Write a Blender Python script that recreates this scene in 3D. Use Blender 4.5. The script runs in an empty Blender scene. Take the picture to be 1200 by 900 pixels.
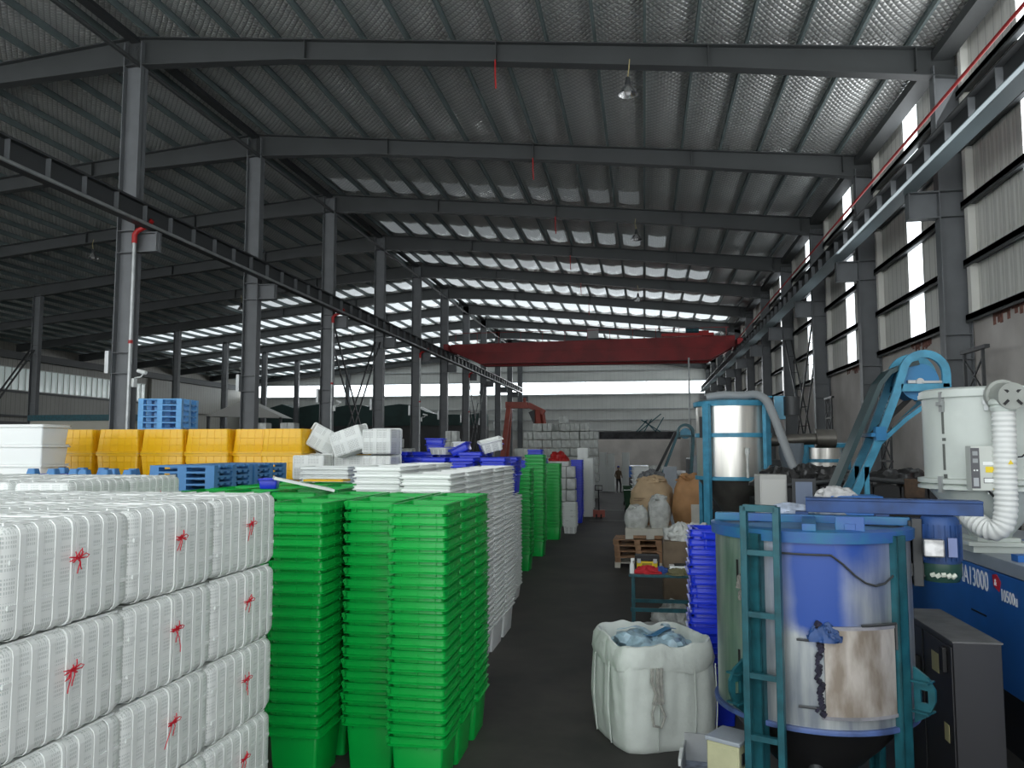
import bpy, bmesh, math, random
from mathutils import Vector, Matrix
random.seed(7)
C = bpy.context.scene
PI = math.pi
# ---------------------------------------------------------------- camera
F = 930.0
PITCH = math.atan(75/F); YAW = math.atan(155/F*math.cos(math.atan(75/F)))
cd = bpy.data.cameras.new('camera'); cam = bpy.data.objects.new('camera', cd); C.collection.objects.link(cam)
cd.sensor_width = 36; cd.lens = F/1200*36; cd.clip_end = 400; cd.clip_start = .05
cam.location = (0, 0, 3); cam.rotation_euler = (PI/2+PITCH, 0, YAW)
C.camera = cam
# ---------------------------------------------------------------- light
w = bpy.data.worlds.new('overcast'); C.world = w; w.use_nodes = True
w.node_tree.nodes['Background'].inputs[0].default_value = (.94, .98, 1, 1)
w.node_tree.nodes['Background'].inputs[1].default_value = 1.6
def area(name, loc, rot, sx, sy, power, col=(1, 1, 1)):
    l = bpy.data.lights.new(name, 'AREA'); l.shape = 'RECTANGLE'; l.size = sx; l.size_y = sy; l.energy = power; l.color = col
    o = bpy.data.objects.new(name, l); C.collection.objects.link(o); o.location = loc; o.rotation_euler = rot
    return o
# daylight of the open gable end behind the camera, and of the glazed bands
area('front_daylight', (-13, -9, 6.8), (PI/2+.16, 0, PI), 34, 6, 3500, (1, 1, .97))
area('side_daylight', (7.0, 12, 10.5), (0, PI/2+.5, 0), 4, 30, 330, (.95, .98, 1))
area('gable_daylight', (-10, 95.2, 10.3), (-PI/2, 0, 0), 60, 1.6, 1500, (.95, .98, 1))
C.view_settings.view_transform = 'Standard'; C.view_settings.look = 'None'
C.view_settings.gamma = 1; C.view_settings.use_curve_mapping = False
C.view_settings.exposure = 0.85
ROOF_GLOW_E, BAND_E, STRIP_E = .62, 2.2, 1.7
# ---------------------------------------------------------------- materials
MATS = {}
def mat(name, col, rough=.6, metal=0, vary=0, scale=4, bump=0, bscale=30, emit=0, col2=None, streak=None, alpha=1, trans=0):
    if name in MATS: return MATS[name]
    m = bpy.data.materials.new(name); m.use_nodes = True; MATS[name] = m
    nt = m.node_tree; b = nt.nodes['Principled BSDF']
    b.inputs['Base Color'].default_value = (*col, 1); b.inputs['Roughness'].default_value = rough
    b.inputs['Metallic'].default_value = metal; b.inputs['Alpha'].default_value = alpha
    b.inputs['Transmission Weight'].default_value = trans
    tc = nt.nodes.new('ShaderNodeTexCoord')
    if vary or col2:
        n = nt.nodes.new('ShaderNodeTexNoise'); n.inputs['Scale'].default_value = scale; n.inputs['Detail'].default_value = 6
        src = tc.outputs['Object']
        if streak:
            mp = nt.nodes.new('ShaderNodeMapping'); mp.inputs['Scale'].default_value = streak
            nt.links.new(src, mp.inputs['Vector']); src = mp.outputs[0]
        nt.links.new(src, n.inputs['Vector'])
        r = nt.nodes.new('ShaderNodeValToRGB'); r.color_ramp.elements[0].position = .38; r.color_ramp.elements[1].position = .62
        c2 = col2 or tuple(c*(1-vary) for c in col)
        r.color_ramp.elements[0].color = (*c2, 1); r.color_ramp.elements[1].color = (*col, 1)
        nt.links.new(n.outputs['Fac'], r.inputs[0]); nt.links.new(r.outputs[0], b.inputs['Base Color'])
    if bump:
        n = nt.nodes.new('ShaderNodeTexNoise'); n.inputs['Scale'].default_value = bscale; n.inputs['Detail'].default_value = 4
        nt.links.new(tc.outputs['Object'], n.inputs['Vector'])
        bp = nt.nodes.new('ShaderNodeBump'); bp.inputs['Strength'].default_value = bump; bp.inputs['Distance'].default_value = .02
        nt.links.new(n.outputs['Fac'], bp.inputs['Height']); nt.links.new(bp.outputs[0], b.inputs['Normal'])
    if emit:
        b.inputs['Emission Color'].default_value = (*col, 1); b.inputs['Emission Strength'].default_value = emit
    return m
def N(nt, t, **k):
    n = nt.nodes.new(t)
    for a, v in k.items(): setattr(n, a, v)
    return n
def math_(nt, op, a, b=None, c=None):
    n = nt.nodes.new('ShaderNodeMath'); n.operation = op
    for i, v in enumerate((a, b, c)):
        if v is None: continue
        if isinstance(v, (int, float)): n.inputs[i].default_value = v
        else: nt.links.new(v, n.inputs[i])
    return n.outputs[0]
def perforated(name, col, hole, pu=.0165, pv=.034, panel_u=.13, panel_v=.16, fu=.55, fv=.6):
    """plastic crate wall moulded with rows of small slots"""
    m = mat(name, col, .38); nt = m.node_tree; b = nt.nodes['Principled BSDF']
    tc = N(nt, 'ShaderNodeTexCoord'); sp = N(nt, 'ShaderNodeSeparateXYZ'); nt.links.new(tc.outputs['Object'], sp.inputs[0])
    sn = N(nt, 'ShaderNodeSeparateXYZ'); nt.links.new(tc.outputs['Normal'], sn.inputs[0])
    nz = math_(nt, 'ABSOLUTE', sn.outputs[2]); side = math_(nt, 'LESS_THAN', nz, .5)
    nx = math_(nt, 'GREATER_THAN', math_(nt, 'ABSOLUTE', sn.outputs[0]), .7)
    x, y, z = sp.outputs
    u = math_(nt, 'ADD', math_(nt, 'MULTIPLY', y, nx), math_(nt, 'MULTIPLY', x, math_(nt, 'SUBTRACT', 1, nx)))
    v = math_(nt, 'ADD', math_(nt, 'MULTIPLY', z, side), math_(nt, 'MULTIPLY', y, math_(nt, 'SUBTRACT', 1, side)))
    def band(q, p, f): return math_(nt, 'LESS_THAN', math_(nt, 'FRACT', math_(nt, 'ADD', math_(nt, 'DIVIDE', q, p), 50)), f)
    k = math_(nt, 'MULTIPLY', band(u, pu, fu), band(v, pv, fv))
    k = math_(nt, 'MULTIPLY', k, math_(nt, 'MULTIPLY', band(u, panel_u, .72), band(v, panel_v, .74)))
    mx = N(nt, 'ShaderNodeMix'); mx.data_type = 'RGBA'
    nt.links.new(k, mx.inputs[0]); mx.inputs[6].default_value = (*col, 1); mx.inputs[7].default_value = (*hole, 1)
    nt.links.new(mx.outputs[2], b.inputs['Base Color'])
    return m
M_white = mat('white_plastic', (.84, .87, .85), .35)
M_mesh = perforated('white_perforated_plastic', (.84, .87, .85), (.60, .64, .62), pu=.012, pv=.02, panel_u=.11, panel_v=.105)
M_mesh2 = perforated('open_grid_plastic', (.80, .83, .80), (.33, .35, .34), pu=.022, pv=.05, panel_u=.16, panel_v=.30, fu=.5, fv=.8)
M_meshfar = mat('white_crate_far', (.66, .69, .66), .5, vary=.22, scale=3.2)
M_green = mat('green_plastic', (.0, .40, .055), .32)
M_blue = mat('blue_plastic', (.008, .035, .62), .32)
M_yellow = mat('yellow_plastic', (.88, .5, .01), .32)
M_pallet = mat('blue_pallet_plastic', (.06, .22, .48), .5)
M_lpallet = mat('sky_blue_plastic', (.12, .4, .78), .45)
M_teal = mat('teal_pallet_plastic', (.05, .2, .26), .5)
M_steel = mat('painted_grey_steel', (.15, .16, .168), .5, vary=.15, scale=1.5)
M_rafter = mat('rafter_grey_paint', (.052, .057, .058), .55, vary=.15, scale=.8)
M_purlin = mat('greenish_primer', (.15, .19, .19), .5, vary=.2, scale=1)
M_dark = mat('dark_steel', (.035, .038, .04), .5)
M_black = mat('black_rubber', (.012, .012, .013), .6)
M_galv = mat('galvanised_steel', (.45, .47, .47), .4, .6, vary=.2, scale=3)
M_red = mat('red_paint', (.42, .012, .012), .45)
M_cranered = mat('crane_red', (.30, .012, .014), .5, vary=.3, scale=1)
M_orange = mat('faded_red_paint', (.45, .10, .07), .5, vary=.2, scale=2)
M_string = mat('red_string', (.62, .01, .03), .6)
M_sky = mat('sky_blue_paint', (.06, .30, .46), .4, vary=.25, scale=6)
M_tealp = mat('teal_machine_paint', (.012, .10, .125), .42, vary=.35, scale=8)
M_cobalt = mat('machine_blue', (.02, .14, .47), .4, vary=.12, scale=2)
M_navy = mat('dusty_blue_steel', (.02, .07, .23), .55, vary=.4, scale=5)
M_cab = mat('charcoal_enamel', (.03, .03, .033), .45)
M_cabtop = mat('dusty_cabinet_top', (.14, .14, .14), .7, vary=.25, scale=6)
M_greytop = mat('grey_enamel', (.34, .38, .42), .4, vary=.12, scale=3)
M_dryer = mat('pale_grey_enamel', (.60, .65, .61), .35, vary=.1, scale=3)
M_hose = mat('white_hose_fabric', (.75, .77, .75), .55)
M_bag = mat('woven_sack', (.68, .73, .68), .6, vary=.13, scale=3, bump=.6, bscale=9)
M_film = mat('pale_blue_film', (.42, .60, .70), .3, vary=.35, scale=9, bump=.5, bscale=12)
M_film2 = mat('blue_tint_film', (.05, .17, .32), .4)
M_kraft = mat('kraft_paper', (.52, .38, .23), .75, vary=.15, scale=3, bump=.5, bscale=7)
M_kraft2 = mat('brown_paper', (.50, .27, .12), .75, vary=.18, scale=3, bump=.5, bscale=6)
M_poly = mat('crumpled_polythene', (.62, .64, .61), .35, vary=.25, scale=7, bump=.9, bscale=14)
M_wood = mat('pallet_wood', (.42, .24, .13), .7, vary=.4, scale=6)
M_palewood = mat('pale_board', (.62, .60, .52), .6, vary=.1, scale=5)
M_stain = mat('stainless', (.80, .78, .72), .28, .8, vary=.15, scale=2, streak=(6, 6, .3))
M_cream = mat('cream_enamel', (.50, .50, .31), .5, vary=.15, scale=5)
M_label = mat('printed_label', (.55, .5, .25), .5)
M_ywarn = mat('warning_yellow', (.80, .60, .02), .4)
M_skin = mat('skin', (.45, .27, .18), .6)
M_cloth = mat('brown_jacket', (.10, .07, .045), .8)
M_trous = mat('dark_trousers', (.02, .02, .022), .8)
M_cap = mat('blue_cap', (.02, .04, .35), .7)
M_canvas = mat('dark_green_tarp', (.02, .05, .045), .7, vary=.3, scale=1, bump=.6, bscale=2)
M_block = mat('whitewashed_blockwork', (.62, .59, .56), .85, col2=(.46, .43, .40), scale=.5)
M_olive = mat('olive_rag', (.18, .17, .09), .85, bump=.8, bscale=20)
M_glass = mat('pane_daylight', (.86, .95, 1), .3, emit=BAND_E)

# concrete floor: charcoal, patchy, slightly glossy
m = mat('charcoal_concrete_floor', (.05, .05, .046), .5); M_floor = m; nt = m.node_tree; b = nt.nodes['Principled BSDF']
tc = N(nt, 'ShaderNodeTexCoord'); n = N(nt, 'ShaderNodeTexNoise'); n.inputs['Scale'].default_value = .7; n.inputs['Detail'].default_value = 9; n.inputs['Roughness'].default_value = .65
nt.links.new(tc.outputs['Object'], n.inputs['Vector'])
r = N(nt, 'ShaderNodeValToRGB'); r.color_ramp.elements[0].position = .35; r.color_ramp.elements[0].color = (.030, .029, .027, 1)
r.color_ramp.elements[1].position = .72; r.color_ramp.elements[1].color = (.085, .078, .07, 1)
nt.links.new(n.outputs['Fac'], r.inputs[0]); nt.links.new(r.outputs[0], b.inputs['Base Color'])
r2 = N(nt, 'ShaderNodeMapRange'); r2.inputs[3].default_value = .6; r2.inputs[4].default_value = .85
nt.links.new(n.outputs['Fac'], r2.inputs[0]); nt.links.new(r2.outputs[0], b.inputs['Roughness'])

def cladding(name, col, axis, pitch, depth=.5, dark=.75):
    """profiled sheet: vertical ribs every `pitch` along an axis"""
    m = mat(name, col, .5); nt = m.node_tree; b = nt.nodes['Principled BSDF']
    tc = N(nt, 'ShaderNodeTexCoord'); sp = N(nt, 'ShaderNodeSeparateXYZ'); nt.links.new(tc.outputs['Object'], sp.inputs[0])
    q = math_(nt, 'FRACT', math_(nt, 'ADD', math_(nt, 'DIVIDE', sp.outputs[axis], pitch), 500))
    k = math_(nt, 'LESS_THAN', q, .14)
    mx = N(nt, 'ShaderNodeMix'); mx.data_type = 'RGBA'; nt.links.new(k, mx.inputs[0])
    mx.inputs[6].default_value = (*col, 1); mx.inputs[7].default_value = (*[c*dark for c in col], 1)
    ns = N(nt, 'ShaderNodeTexNoise'); ns.inputs['Scale'].default_value = .6
    m2 = N(nt, 'ShaderNodeMix'); m2.data_type = 'RGBA'; m2.blend_type = 'MULTIPLY'; m2.inputs[0].default_value = .25
    nt.links.new(tc.outputs['Object'], ns.inputs['Vector'])
    nt.links.new(mx.outputs[2], m2.inputs[6]); nt.links.new(ns.outputs['Fac'], m2.inputs[7])
    nt.links.new(m2.outputs[2], b.inputs['Base Color'])
    bp = N(nt, 'ShaderNodeBump'); bp.inputs['Strength'].default_value = depth; bp.inputs['Distance'].default_value = .03
    nt.links.new(math_(nt, 'PINGPONG', math_(nt, 'MULTIPLY', q, 2), .5), bp.inputs['Height']); nt.links.new(bp.outputs[0], b.inputs['Normal'])
    return m
M_cladR = cladding('cream_profiled_sheet', (.74, .74, .69), 1, .42)
M_cladL = cladding('grey_profiled_sheet', (.36, .35, .31), 1, .5)
M_cladE = cladding('gable_profiled_sheet', (.66, .67, .64), 0, .5, .3, .92)

# foil insulation held up by wire netting: crinkled silver with a diamond pattern
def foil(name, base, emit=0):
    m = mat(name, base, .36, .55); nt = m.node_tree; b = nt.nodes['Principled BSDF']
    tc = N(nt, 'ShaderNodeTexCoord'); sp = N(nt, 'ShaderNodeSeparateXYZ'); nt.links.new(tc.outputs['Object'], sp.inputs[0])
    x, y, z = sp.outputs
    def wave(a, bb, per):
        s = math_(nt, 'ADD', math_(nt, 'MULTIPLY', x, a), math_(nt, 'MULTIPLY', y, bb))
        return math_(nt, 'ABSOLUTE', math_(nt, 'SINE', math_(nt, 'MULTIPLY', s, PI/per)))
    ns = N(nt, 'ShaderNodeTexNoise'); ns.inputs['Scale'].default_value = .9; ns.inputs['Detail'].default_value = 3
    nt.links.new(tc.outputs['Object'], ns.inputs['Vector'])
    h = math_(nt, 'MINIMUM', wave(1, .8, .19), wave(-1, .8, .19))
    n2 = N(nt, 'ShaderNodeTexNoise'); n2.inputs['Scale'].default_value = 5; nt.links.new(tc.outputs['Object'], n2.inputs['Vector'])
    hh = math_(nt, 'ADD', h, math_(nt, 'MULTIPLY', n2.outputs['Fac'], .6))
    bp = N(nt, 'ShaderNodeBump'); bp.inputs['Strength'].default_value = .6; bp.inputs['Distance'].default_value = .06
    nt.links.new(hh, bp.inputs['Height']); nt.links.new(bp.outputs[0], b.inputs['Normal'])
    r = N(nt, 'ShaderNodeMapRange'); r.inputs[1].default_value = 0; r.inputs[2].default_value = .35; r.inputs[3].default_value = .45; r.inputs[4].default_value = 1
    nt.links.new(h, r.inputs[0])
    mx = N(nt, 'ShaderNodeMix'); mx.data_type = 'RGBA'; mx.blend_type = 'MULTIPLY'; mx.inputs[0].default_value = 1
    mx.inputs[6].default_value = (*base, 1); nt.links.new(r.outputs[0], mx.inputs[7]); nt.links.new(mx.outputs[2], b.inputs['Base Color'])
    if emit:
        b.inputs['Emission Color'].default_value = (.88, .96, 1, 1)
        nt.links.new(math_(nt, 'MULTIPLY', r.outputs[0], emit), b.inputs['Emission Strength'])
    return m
M_foil = foil('foil_insulation', (.78, .79, .77))
M_roofglow = {k: foil('glowing_roof_patch_%d' % k, (.6, .65, .65), ROOF_GLOW_E*{3: .16, 4: .34, 5: .6}.get(k, 1.0)) for k in range(3, 13)}  # glow put into the patch material, weaker in the nearer bays
M_roofglow_dim = foil('faint_glow_roof_patch', (.55, .56, .55), .035)

# big tank skin: brushed steel, blue pigment dust, green crate reflection painted into the left
m = mat('pigment_dusted_steel', (.5, .52, .53), .34, .55); M_tank = m; nt = m.node_tree; b = nt.nodes['Principled BSDF']
tc = N(nt, 'ShaderNodeTexCoord'); sp = N(nt, 'ShaderNodeSeparateXYZ'); nt.links.new(tc.outputs['Object'], sp.inputs[0])
x, y, z = sp.outputs
n = N(nt, 'ShaderNodeTexNoise'); n.inputs['Scale'].default_value = 3.5; n.inputs['Detail'].default_value = 8; nt.links.new(tc.outputs['Object'], n.inputs['Vector'])
def gauss(v, c, wd):
    d = math_(nt, 'DIVIDE', math_(nt, 'SUBTRACT', v, c), wd)
    return math_(nt, 'POWER', 2.718, math_(nt, 'MULTIPLY', math_(nt, 'MULTIPLY', d, d), -1))
front = math_(nt, 'LESS_THAN', y, .1)
g1 = math_(nt, 'MULTIPLY', gauss(x, .04, .24), math_(nt, 'SMOOTH_MIN', 1, math_(nt, 'MAXIMUM', 0, math_(nt, 'MULTIPLY', math_(nt, 'SUBTRACT', math_(nt, 'ADD', z, math_(nt, 'MULTIPLY', n.outputs['Fac'], .35)), .72), 6))))
hi = N(nt, 'ShaderNodeMapRange'); hi.inputs[1].default_value = .75; hi.inputs[2].default_value = 1.38; nt.links.new(z, hi.inputs[0])
g2 = math_(nt, 'MULTIPLY', gauss(x, .25, .38), math_(nt, 'MULTIPLY', hi.outputs[0], .9))
bl = math_(nt, 'MULTIPLY', math_(nt, 'MULTIPLY', math_(nt, 'MAXIMUM', g1, g2), front), 1.35)
bl = math_(nt, 'ADD', bl, math_(nt, 'MULTIPLY', math_(nt, 'SUBTRACT', n.outputs['Fac'], .5), .5))
mx = N(nt, 'ShaderNodeMix'); mx.data_type = 'RGBA'; mx.clamp_factor = True; nt.links.new(bl, mx.inputs[0])
base = N(nt, 'ShaderNodeMix'); base.data_type = 'RGBA'; nt.links.new(math_(nt, 'MULTIPLY', gauss(x, -.62, .16), n.outputs['Fac']), base.inputs[0])
base.inputs[6].default_value = (.36, .40, .43, 1)
st = N(nt, 'ShaderNodeTexNoise'); st.inputs['Scale'].default_value = 5; st.inputs['Detail'].default_value = 5; mp_ = N(nt, 'ShaderNodeMapping'); mp_.inputs['Scale'].default_value = (2, 2, .25)
nt.links.new(tc.outputs['Object'], mp_.inputs[0]); nt.links.new(mp_.outputs[0], st.inputs['Vector'])
rs = N(nt, 'ShaderNodeValToRGB'); rs.color_ramp.elements[0].position = .35; rs.color_ramp.elements[0].color = (.24, .27, .30, 1); rs.color_ramp.elements[1].position = .68; rs.color_ramp.elements[1].color = (.52, .55, .54, 1)
nt.links.new(st.outputs['Fac'], rs.inputs[0]); nt.links.new(rs.outputs[0], base.inputs[6]); base.inputs[7].default_value = (.16, .30, .18, 1)
nt.links.new(base.outputs[2], mx.inputs[6]); mx.inputs[7].default_value = (.006, .055, .30, 1)
nt.links.new(mx.outputs[2], b.inputs['Base Color'])
mr = N(nt, 'ShaderNodeMapRange'); mr.inputs[3].default_value = .65; mr.inputs[4].default_value = 0; nt.links.new(bl, mr.inputs[0]); nt.links.new(mr.outputs[0], b.inputs['Metallic'])
M_door = mat('scraped_steel_door', (.50, .46, .42), .45, .35, col2=(.24, .20, .16), scale=7, streak=(1, 1, .35))

# ---------------------------------------------------------------- mesh helpers
W_ORD = 'first second third fourth fifth sixth seventh eighth ninth tenth eleventh twelfth thirteenth fourteenth fifteenth sixteenth seventeenth eighteenth nineteenth twentieth'.split()
def nth(i):
    if i < 20: return W_ORD[i]
    return ('twenty-' if i < 30 else 'thirty-' if i < 40 else 'forty-')+W_ORD[i % 10] if (i+1) % 10 else {30: 'thirtieth', 40: 'fortieth', 50: 'fiftieth'}[i+1]
class MB:
    def __init__(s): s.v = []; s.f = []; s.m = []
    def add(s, vs, fs, mi=0):
        o = len(s.v); s.v += [tuple(v) for v in vs]; s.f += [tuple(i+o for i in f) for f in fs]; s.m += [mi]*len(fs)
    def box(s, x0, x1, y0, y1, z0, z1, mi=0, M=None):
        vs = [(x, y, z) for x in (x0, x1) for y in (y0, y1) for z in (z0, z1)]
        if M is not None: vs = [tuple(M @ Vector(v)) for v in vs]
        s.add(vs, [(0, 1, 3, 2), (4, 6, 7, 5), (0, 4, 5, 1), (2, 3, 7, 6), (0, 2, 6, 4), (1, 5, 7, 3)], mi); return s
    def beam(s, a, b, w, h, mi=0, up=(0, 0, 1)):
        a = Vector(a); b = Vector(b); d = (b-a).normalized(); u = Vector(up)
        if abs(d.dot(u)) > .98: u = Vector((0, 1, 0))
        x = d.cross(u).normalized()*w/2; u = x.cross(d).normalized()*h/2
        vs = [p+sx*x+su*u for p in (a, b) for sx, su in ((-1, -1), (1, -1), (1, 1), (-1, 1))]
        s.add(vs, [(0, 1, 2, 3), (4, 7, 6, 5), (0, 4, 5, 1), (1, 5, 6, 2), (2, 6, 7, 3), (3, 7, 4, 0)], mi); return s
    def tube(s, pts, r, n=8, mi=0, cap=True):
        pts = [Vector(p) for p in pts]; k = len(pts); rings = []
        rr = r if isinstance(r, (list, tuple)) else [r]*k
        pu = None
        for i, p in enumerate(pts):
            d = (pts[min(i+1, k-1)]-pts[max(i-1, 0)]).normalized()
            if pu is None: pu = Vector((0, 0, 1)) if abs(d.z) < .9 else Vector((0, 1, 0))
            x = d.cross(pu).normalized(); pu = x.cross(d).normalized()
            rings += [p+rr[i]*(math.cos(2*PI*j/n)*x+math.sin(2*PI*j/n)*pu) for j in range(n)]
        fs = [(i*n+j, i*n+(j+1) % n, (i+1)*n+(j+1) % n, (i+1)*n+j) for i in range(k-1) for j in range(n)]
        if cap: fs += [tuple(range(n))[::-1], tuple((k-1)*n+j for j in range(n))]
        s.add(rings, fs, mi); return s
    def lathe(s, prof, c=(0, 0, 0), n=32, mi=0, cap=False):
        vs = [(c[0]+r*math.cos(2*PI*j/n), c[1]+r*math.sin(2*PI*j/n), c[2]+z) for r, z in prof for j in range(n)]
        fs = [(i*n+j, i*n+(j+1) % n, (i+1)*n+(j+1) % n, (i+1)*n+j) for i in range(len(prof)-1) for j in range(n)]
        if cap: fs += [tuple(range(n))[::-1], tuple((len(prof)-1)*n+j for j in range(n))]
        s.add(vs, fs, mi); return s
    def loft(s, rings, mi=0, cap0=True, cap1=True):
        n = len(rings[0]); vs = [v for r in rings for v in r]
        fs = [(i*n+j, i*n+(j+1) % n, (i+1)*n+(j+1) % n, (i+1)*n+j) for i in range(len(rings)-1) for j in range(n)]
        if cap0: fs.append(tuple(range(n))[::-1])
        if cap1: fs.append(tuple((len(rings)-1)*n+j for j in range(n)))
        s.add(vs, fs, mi); return s
    def extrude(s, poly, axis, a, b, mi=0):
        """poly: 2D points; axis 0/1/2 the extrusion axis"""
        def P(p, t): return (t, *p) if axis == 0 else ((p[0], t, p[1]) if axis == 1 else (*p, t))
        return s.loft([[P(p, a) for p in poly], [P(p, b) for p in poly]], mi)
    def mesh(s, name, mats, smooth=False):
        me = bpy.data.meshes.new(name); me.from_pydata(s.v, [], s.f)
        for mm in (mats if isinstance(mats, (list, tuple)) else [mats]): me.materials.append(mm)
        if any(s.m): me.polygons.foreach_set('material_index', s.m)
        bm = bmesh.new(); bm.from_mesh(me); bmesh.ops.recalc_face_normals(bm, faces=bm.faces); bm.to_mesh(me); bm.free()
        if smooth:
            me.polygons.foreach_set('use_smooth', [True]*len(me.polygons))
            me.set_sharp_from_angle(angle=.7)
        return me
    def build(s, name, mats, parent=None, smooth=False, loc=(0, 0, 0), label=None, bevel=0):
        o = bpy.data.objects.new(name, s.mesh(name, mats, smooth)); C.collection.objects.link(o); o.location = loc
        if parent is not None: o.parent = parent
        if label: o['label'] = label
        if bevel:
            md = o.modifiers.new('edge', 'BEVEL'); md.width = bevel; md.segments = 2; md.limit_method = 'ANGLE'
        return o
def tag(o, label=None, cat=None, group=None, kind=None):
    if label: o['label'] = label
    if cat: o['category'] = cat
    if group: o['group'] = group
    if kind: o['kind'] = kind
    return o
def thing(name, label, cat, loc=(0, 0, 0), rz=0, group=None):
    o = bpy.data.objects.new(name, None); o.empty_display_size = .2; C.collection.objects.link(o)
    o.location = loc; o.rotation_euler = (0, 0, rz); return tag(o, label, cat, group)
def dup(root, loc, rot=None, label=None, group=None, scale=None):
    r = root.copy(); C.collection.objects.link(r); r.location = loc
    if rot is not None: r.rotation_euler = rot
    if scale: r.scale = scale
    if label: r['label'] = label
    if group: r['group'] = group
    for ch in list(root.children):
        c = ch.copy(); C.collection.objects.link(c); c.parent = r
        for g in list(ch.children):
            d = g.copy(); C.collection.objects.link(d); d.parent = c
    return r
USED = set()
def place(proto, loc, rot, label, group=None, scale=None):
    """the prototype itself takes the first spot, copies take the others"""
    if proto.name in USED: return dup(proto, loc, rot, label, group, scale)
    USED.add(proto.name); proto.location = loc
    if rot is not None: proto.rotation_euler = rot
    if scale: proto.scale = scale
    proto['label'] = label
    if group: proto['group'] = group
    return proto

def fromtop(i, what, where):
    if i == 0: return 'topmost %s of %s' % (what, where)
    full = '%s %s from the top of %s' % (nth(i), what, where)
    if len(full.replace('-', ' ').split()) > 16: full = '%s %s down in %s' % (nth(i), what.split()[-1], where)
    return full
def rrect(w, d, r, z, n=3, cx=0, cy=0):
    out = []
    for sx, sy, a0 in ((1, 1, 0), (-1, 1, PI/2), (-1, -1, PI), (1, -1, 1.5*PI)):
        for k in range(n+1):
            a = a0+PI/2*k/n
            out.append((cx+sx*(w/2-r)+r*math.cos(a), cy+sy*(d/2-r)+r*math.sin(a), z))
    return out
from mathutils import noise
def crumple(mb, cx, cy, cz, rx, ry, rz, amp=.2, n=14, seed=0, flat=True):
    """an irregular soft folded heap"""
    rings = []; R_ = 11; L_ = 44
    for i in range(R_+1):
        t = i/R_*PI/2; r = math.cos(t)*.98+.02; z = math.sin(t); ring = []
        for j in range(L_):
            a = 2*PI*j/L_; d = Vector((r*math.cos(a), r*math.sin(a), z))
            big = noise.noise(d*1.6+Vector((seed*3.1, 0, 0))); fold = 1-abs(noise.noise(d*3.6+Vector((seed, seed*1.7, 4))))*2
            fine = abs(noise.noise(d*8+Vector((seed, 9, 0))))
            q = 1+amp*(1.1*big+.55*fold-.35*fine-.2)
            ring.append((cx+rx*d.x*q, cy+ry*d.y*q, cz+rz*max(0, z)*(q+amp*.5*fold)))
        rings.append(ring)
    mb.loft(rings)
def soft_ring(w, d, z, m=72, p=.32, cx=0, cy=0):
    out = []
    for k in range(m):
        a = 2*PI*k/m; c_, s_ = math.cos(a), math.sin(a)
        e = (abs(c_)**(1/p)+abs(s_)**(1/p))**(-p); out.append((cx+w/2*c_*e, cy+d/2*s_*e, z))
    return out
# ---------------------------------------------------------------- the hall
D = 7.5; Y0 = 2.78*D; NF = 11
FY = [Y0+D*k for k in range(-2, NF)]            # frame lines; index 2 is the first one in view
XM, XR, XO, XL = -14.92, 7.5, -37.1, -51.8      # middle columns, right columns, outer columns, left wall
YE = 96.3; WALLR = 7.95
def roof(x): return 15.32-.1*abs(x+15)
o = MB().box(XL-.3, WALLR+.3, -6, YE+.3, -.2, 0).build('floor', M_floor); tag(o, kind='structure')
for k, Y in enumerate((33.5, 39.0)):
    o = MB().box(-2.3, 1.6, Y-.05, Y+.05, 0, .004).build('floor', mat('worn_white_paint', (.35, .36, .35), .7, vary=.4, scale=8)); o.name = 'trim_%d' % (k+1); tag(o, kind='structure')
# ceiling: foil that sags a little between the purlins and between frames
PX = [6.75-1.32*k for k in range(45)]
mb = MB(); xs = []
for k in range(-1, 45):
    xa = 6.75-1.32*k
    for q in range(4): xs.append(xa-1.32*q/4)
xs = [min(x, WALLR) for x in xs if x > XL-.3]+[XL-.3]
ys = [-6+1.25*i for i in range(int((YE+6)/1.25)+1)]+[YE]
rd = random.Random(3)
vs = []
for yy in ys:
    fb = ((yy-Y0)/D) % 1
    for x in xs:
        q = ((6.75-x)/1.32) % 1
        vs.append((x, yy, roof(x)+.24-.09*math.sin(PI*q)*(1+.5*math.sin(fb*PI))+rd.uniform(-.012, .012)))
nx = len(xs)
mb.add(vs, [(j*nx+i, j*nx+i+1, (j+1)*nx+i+1, (j+1)*nx+i) for j in range(len(ys)-1) for i in range(nx-1)])
o = mb.build('ceiling', M_foil, smooth=True); tag(o, kind='structure')
# outer roof skin above the foil
mb = MB(); mb.add([(XL-.4, -6, roof(XL)+.5), (XM, -6, roof(XM)+.5), (WALLR+.4, -6, roof(WALLR)+.5), (XL-.4, YE+.4, roof(XL)+.5), (XM, YE+.4, roof(XM)+.5), (WALLR+.4, YE+.4, roof(WALLR)+.5)], [(0, 1, 4, 3), (1, 2, 5, 4)])
o = mb.build('ceiling', M_galv); tag(o, kind='structure')
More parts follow.
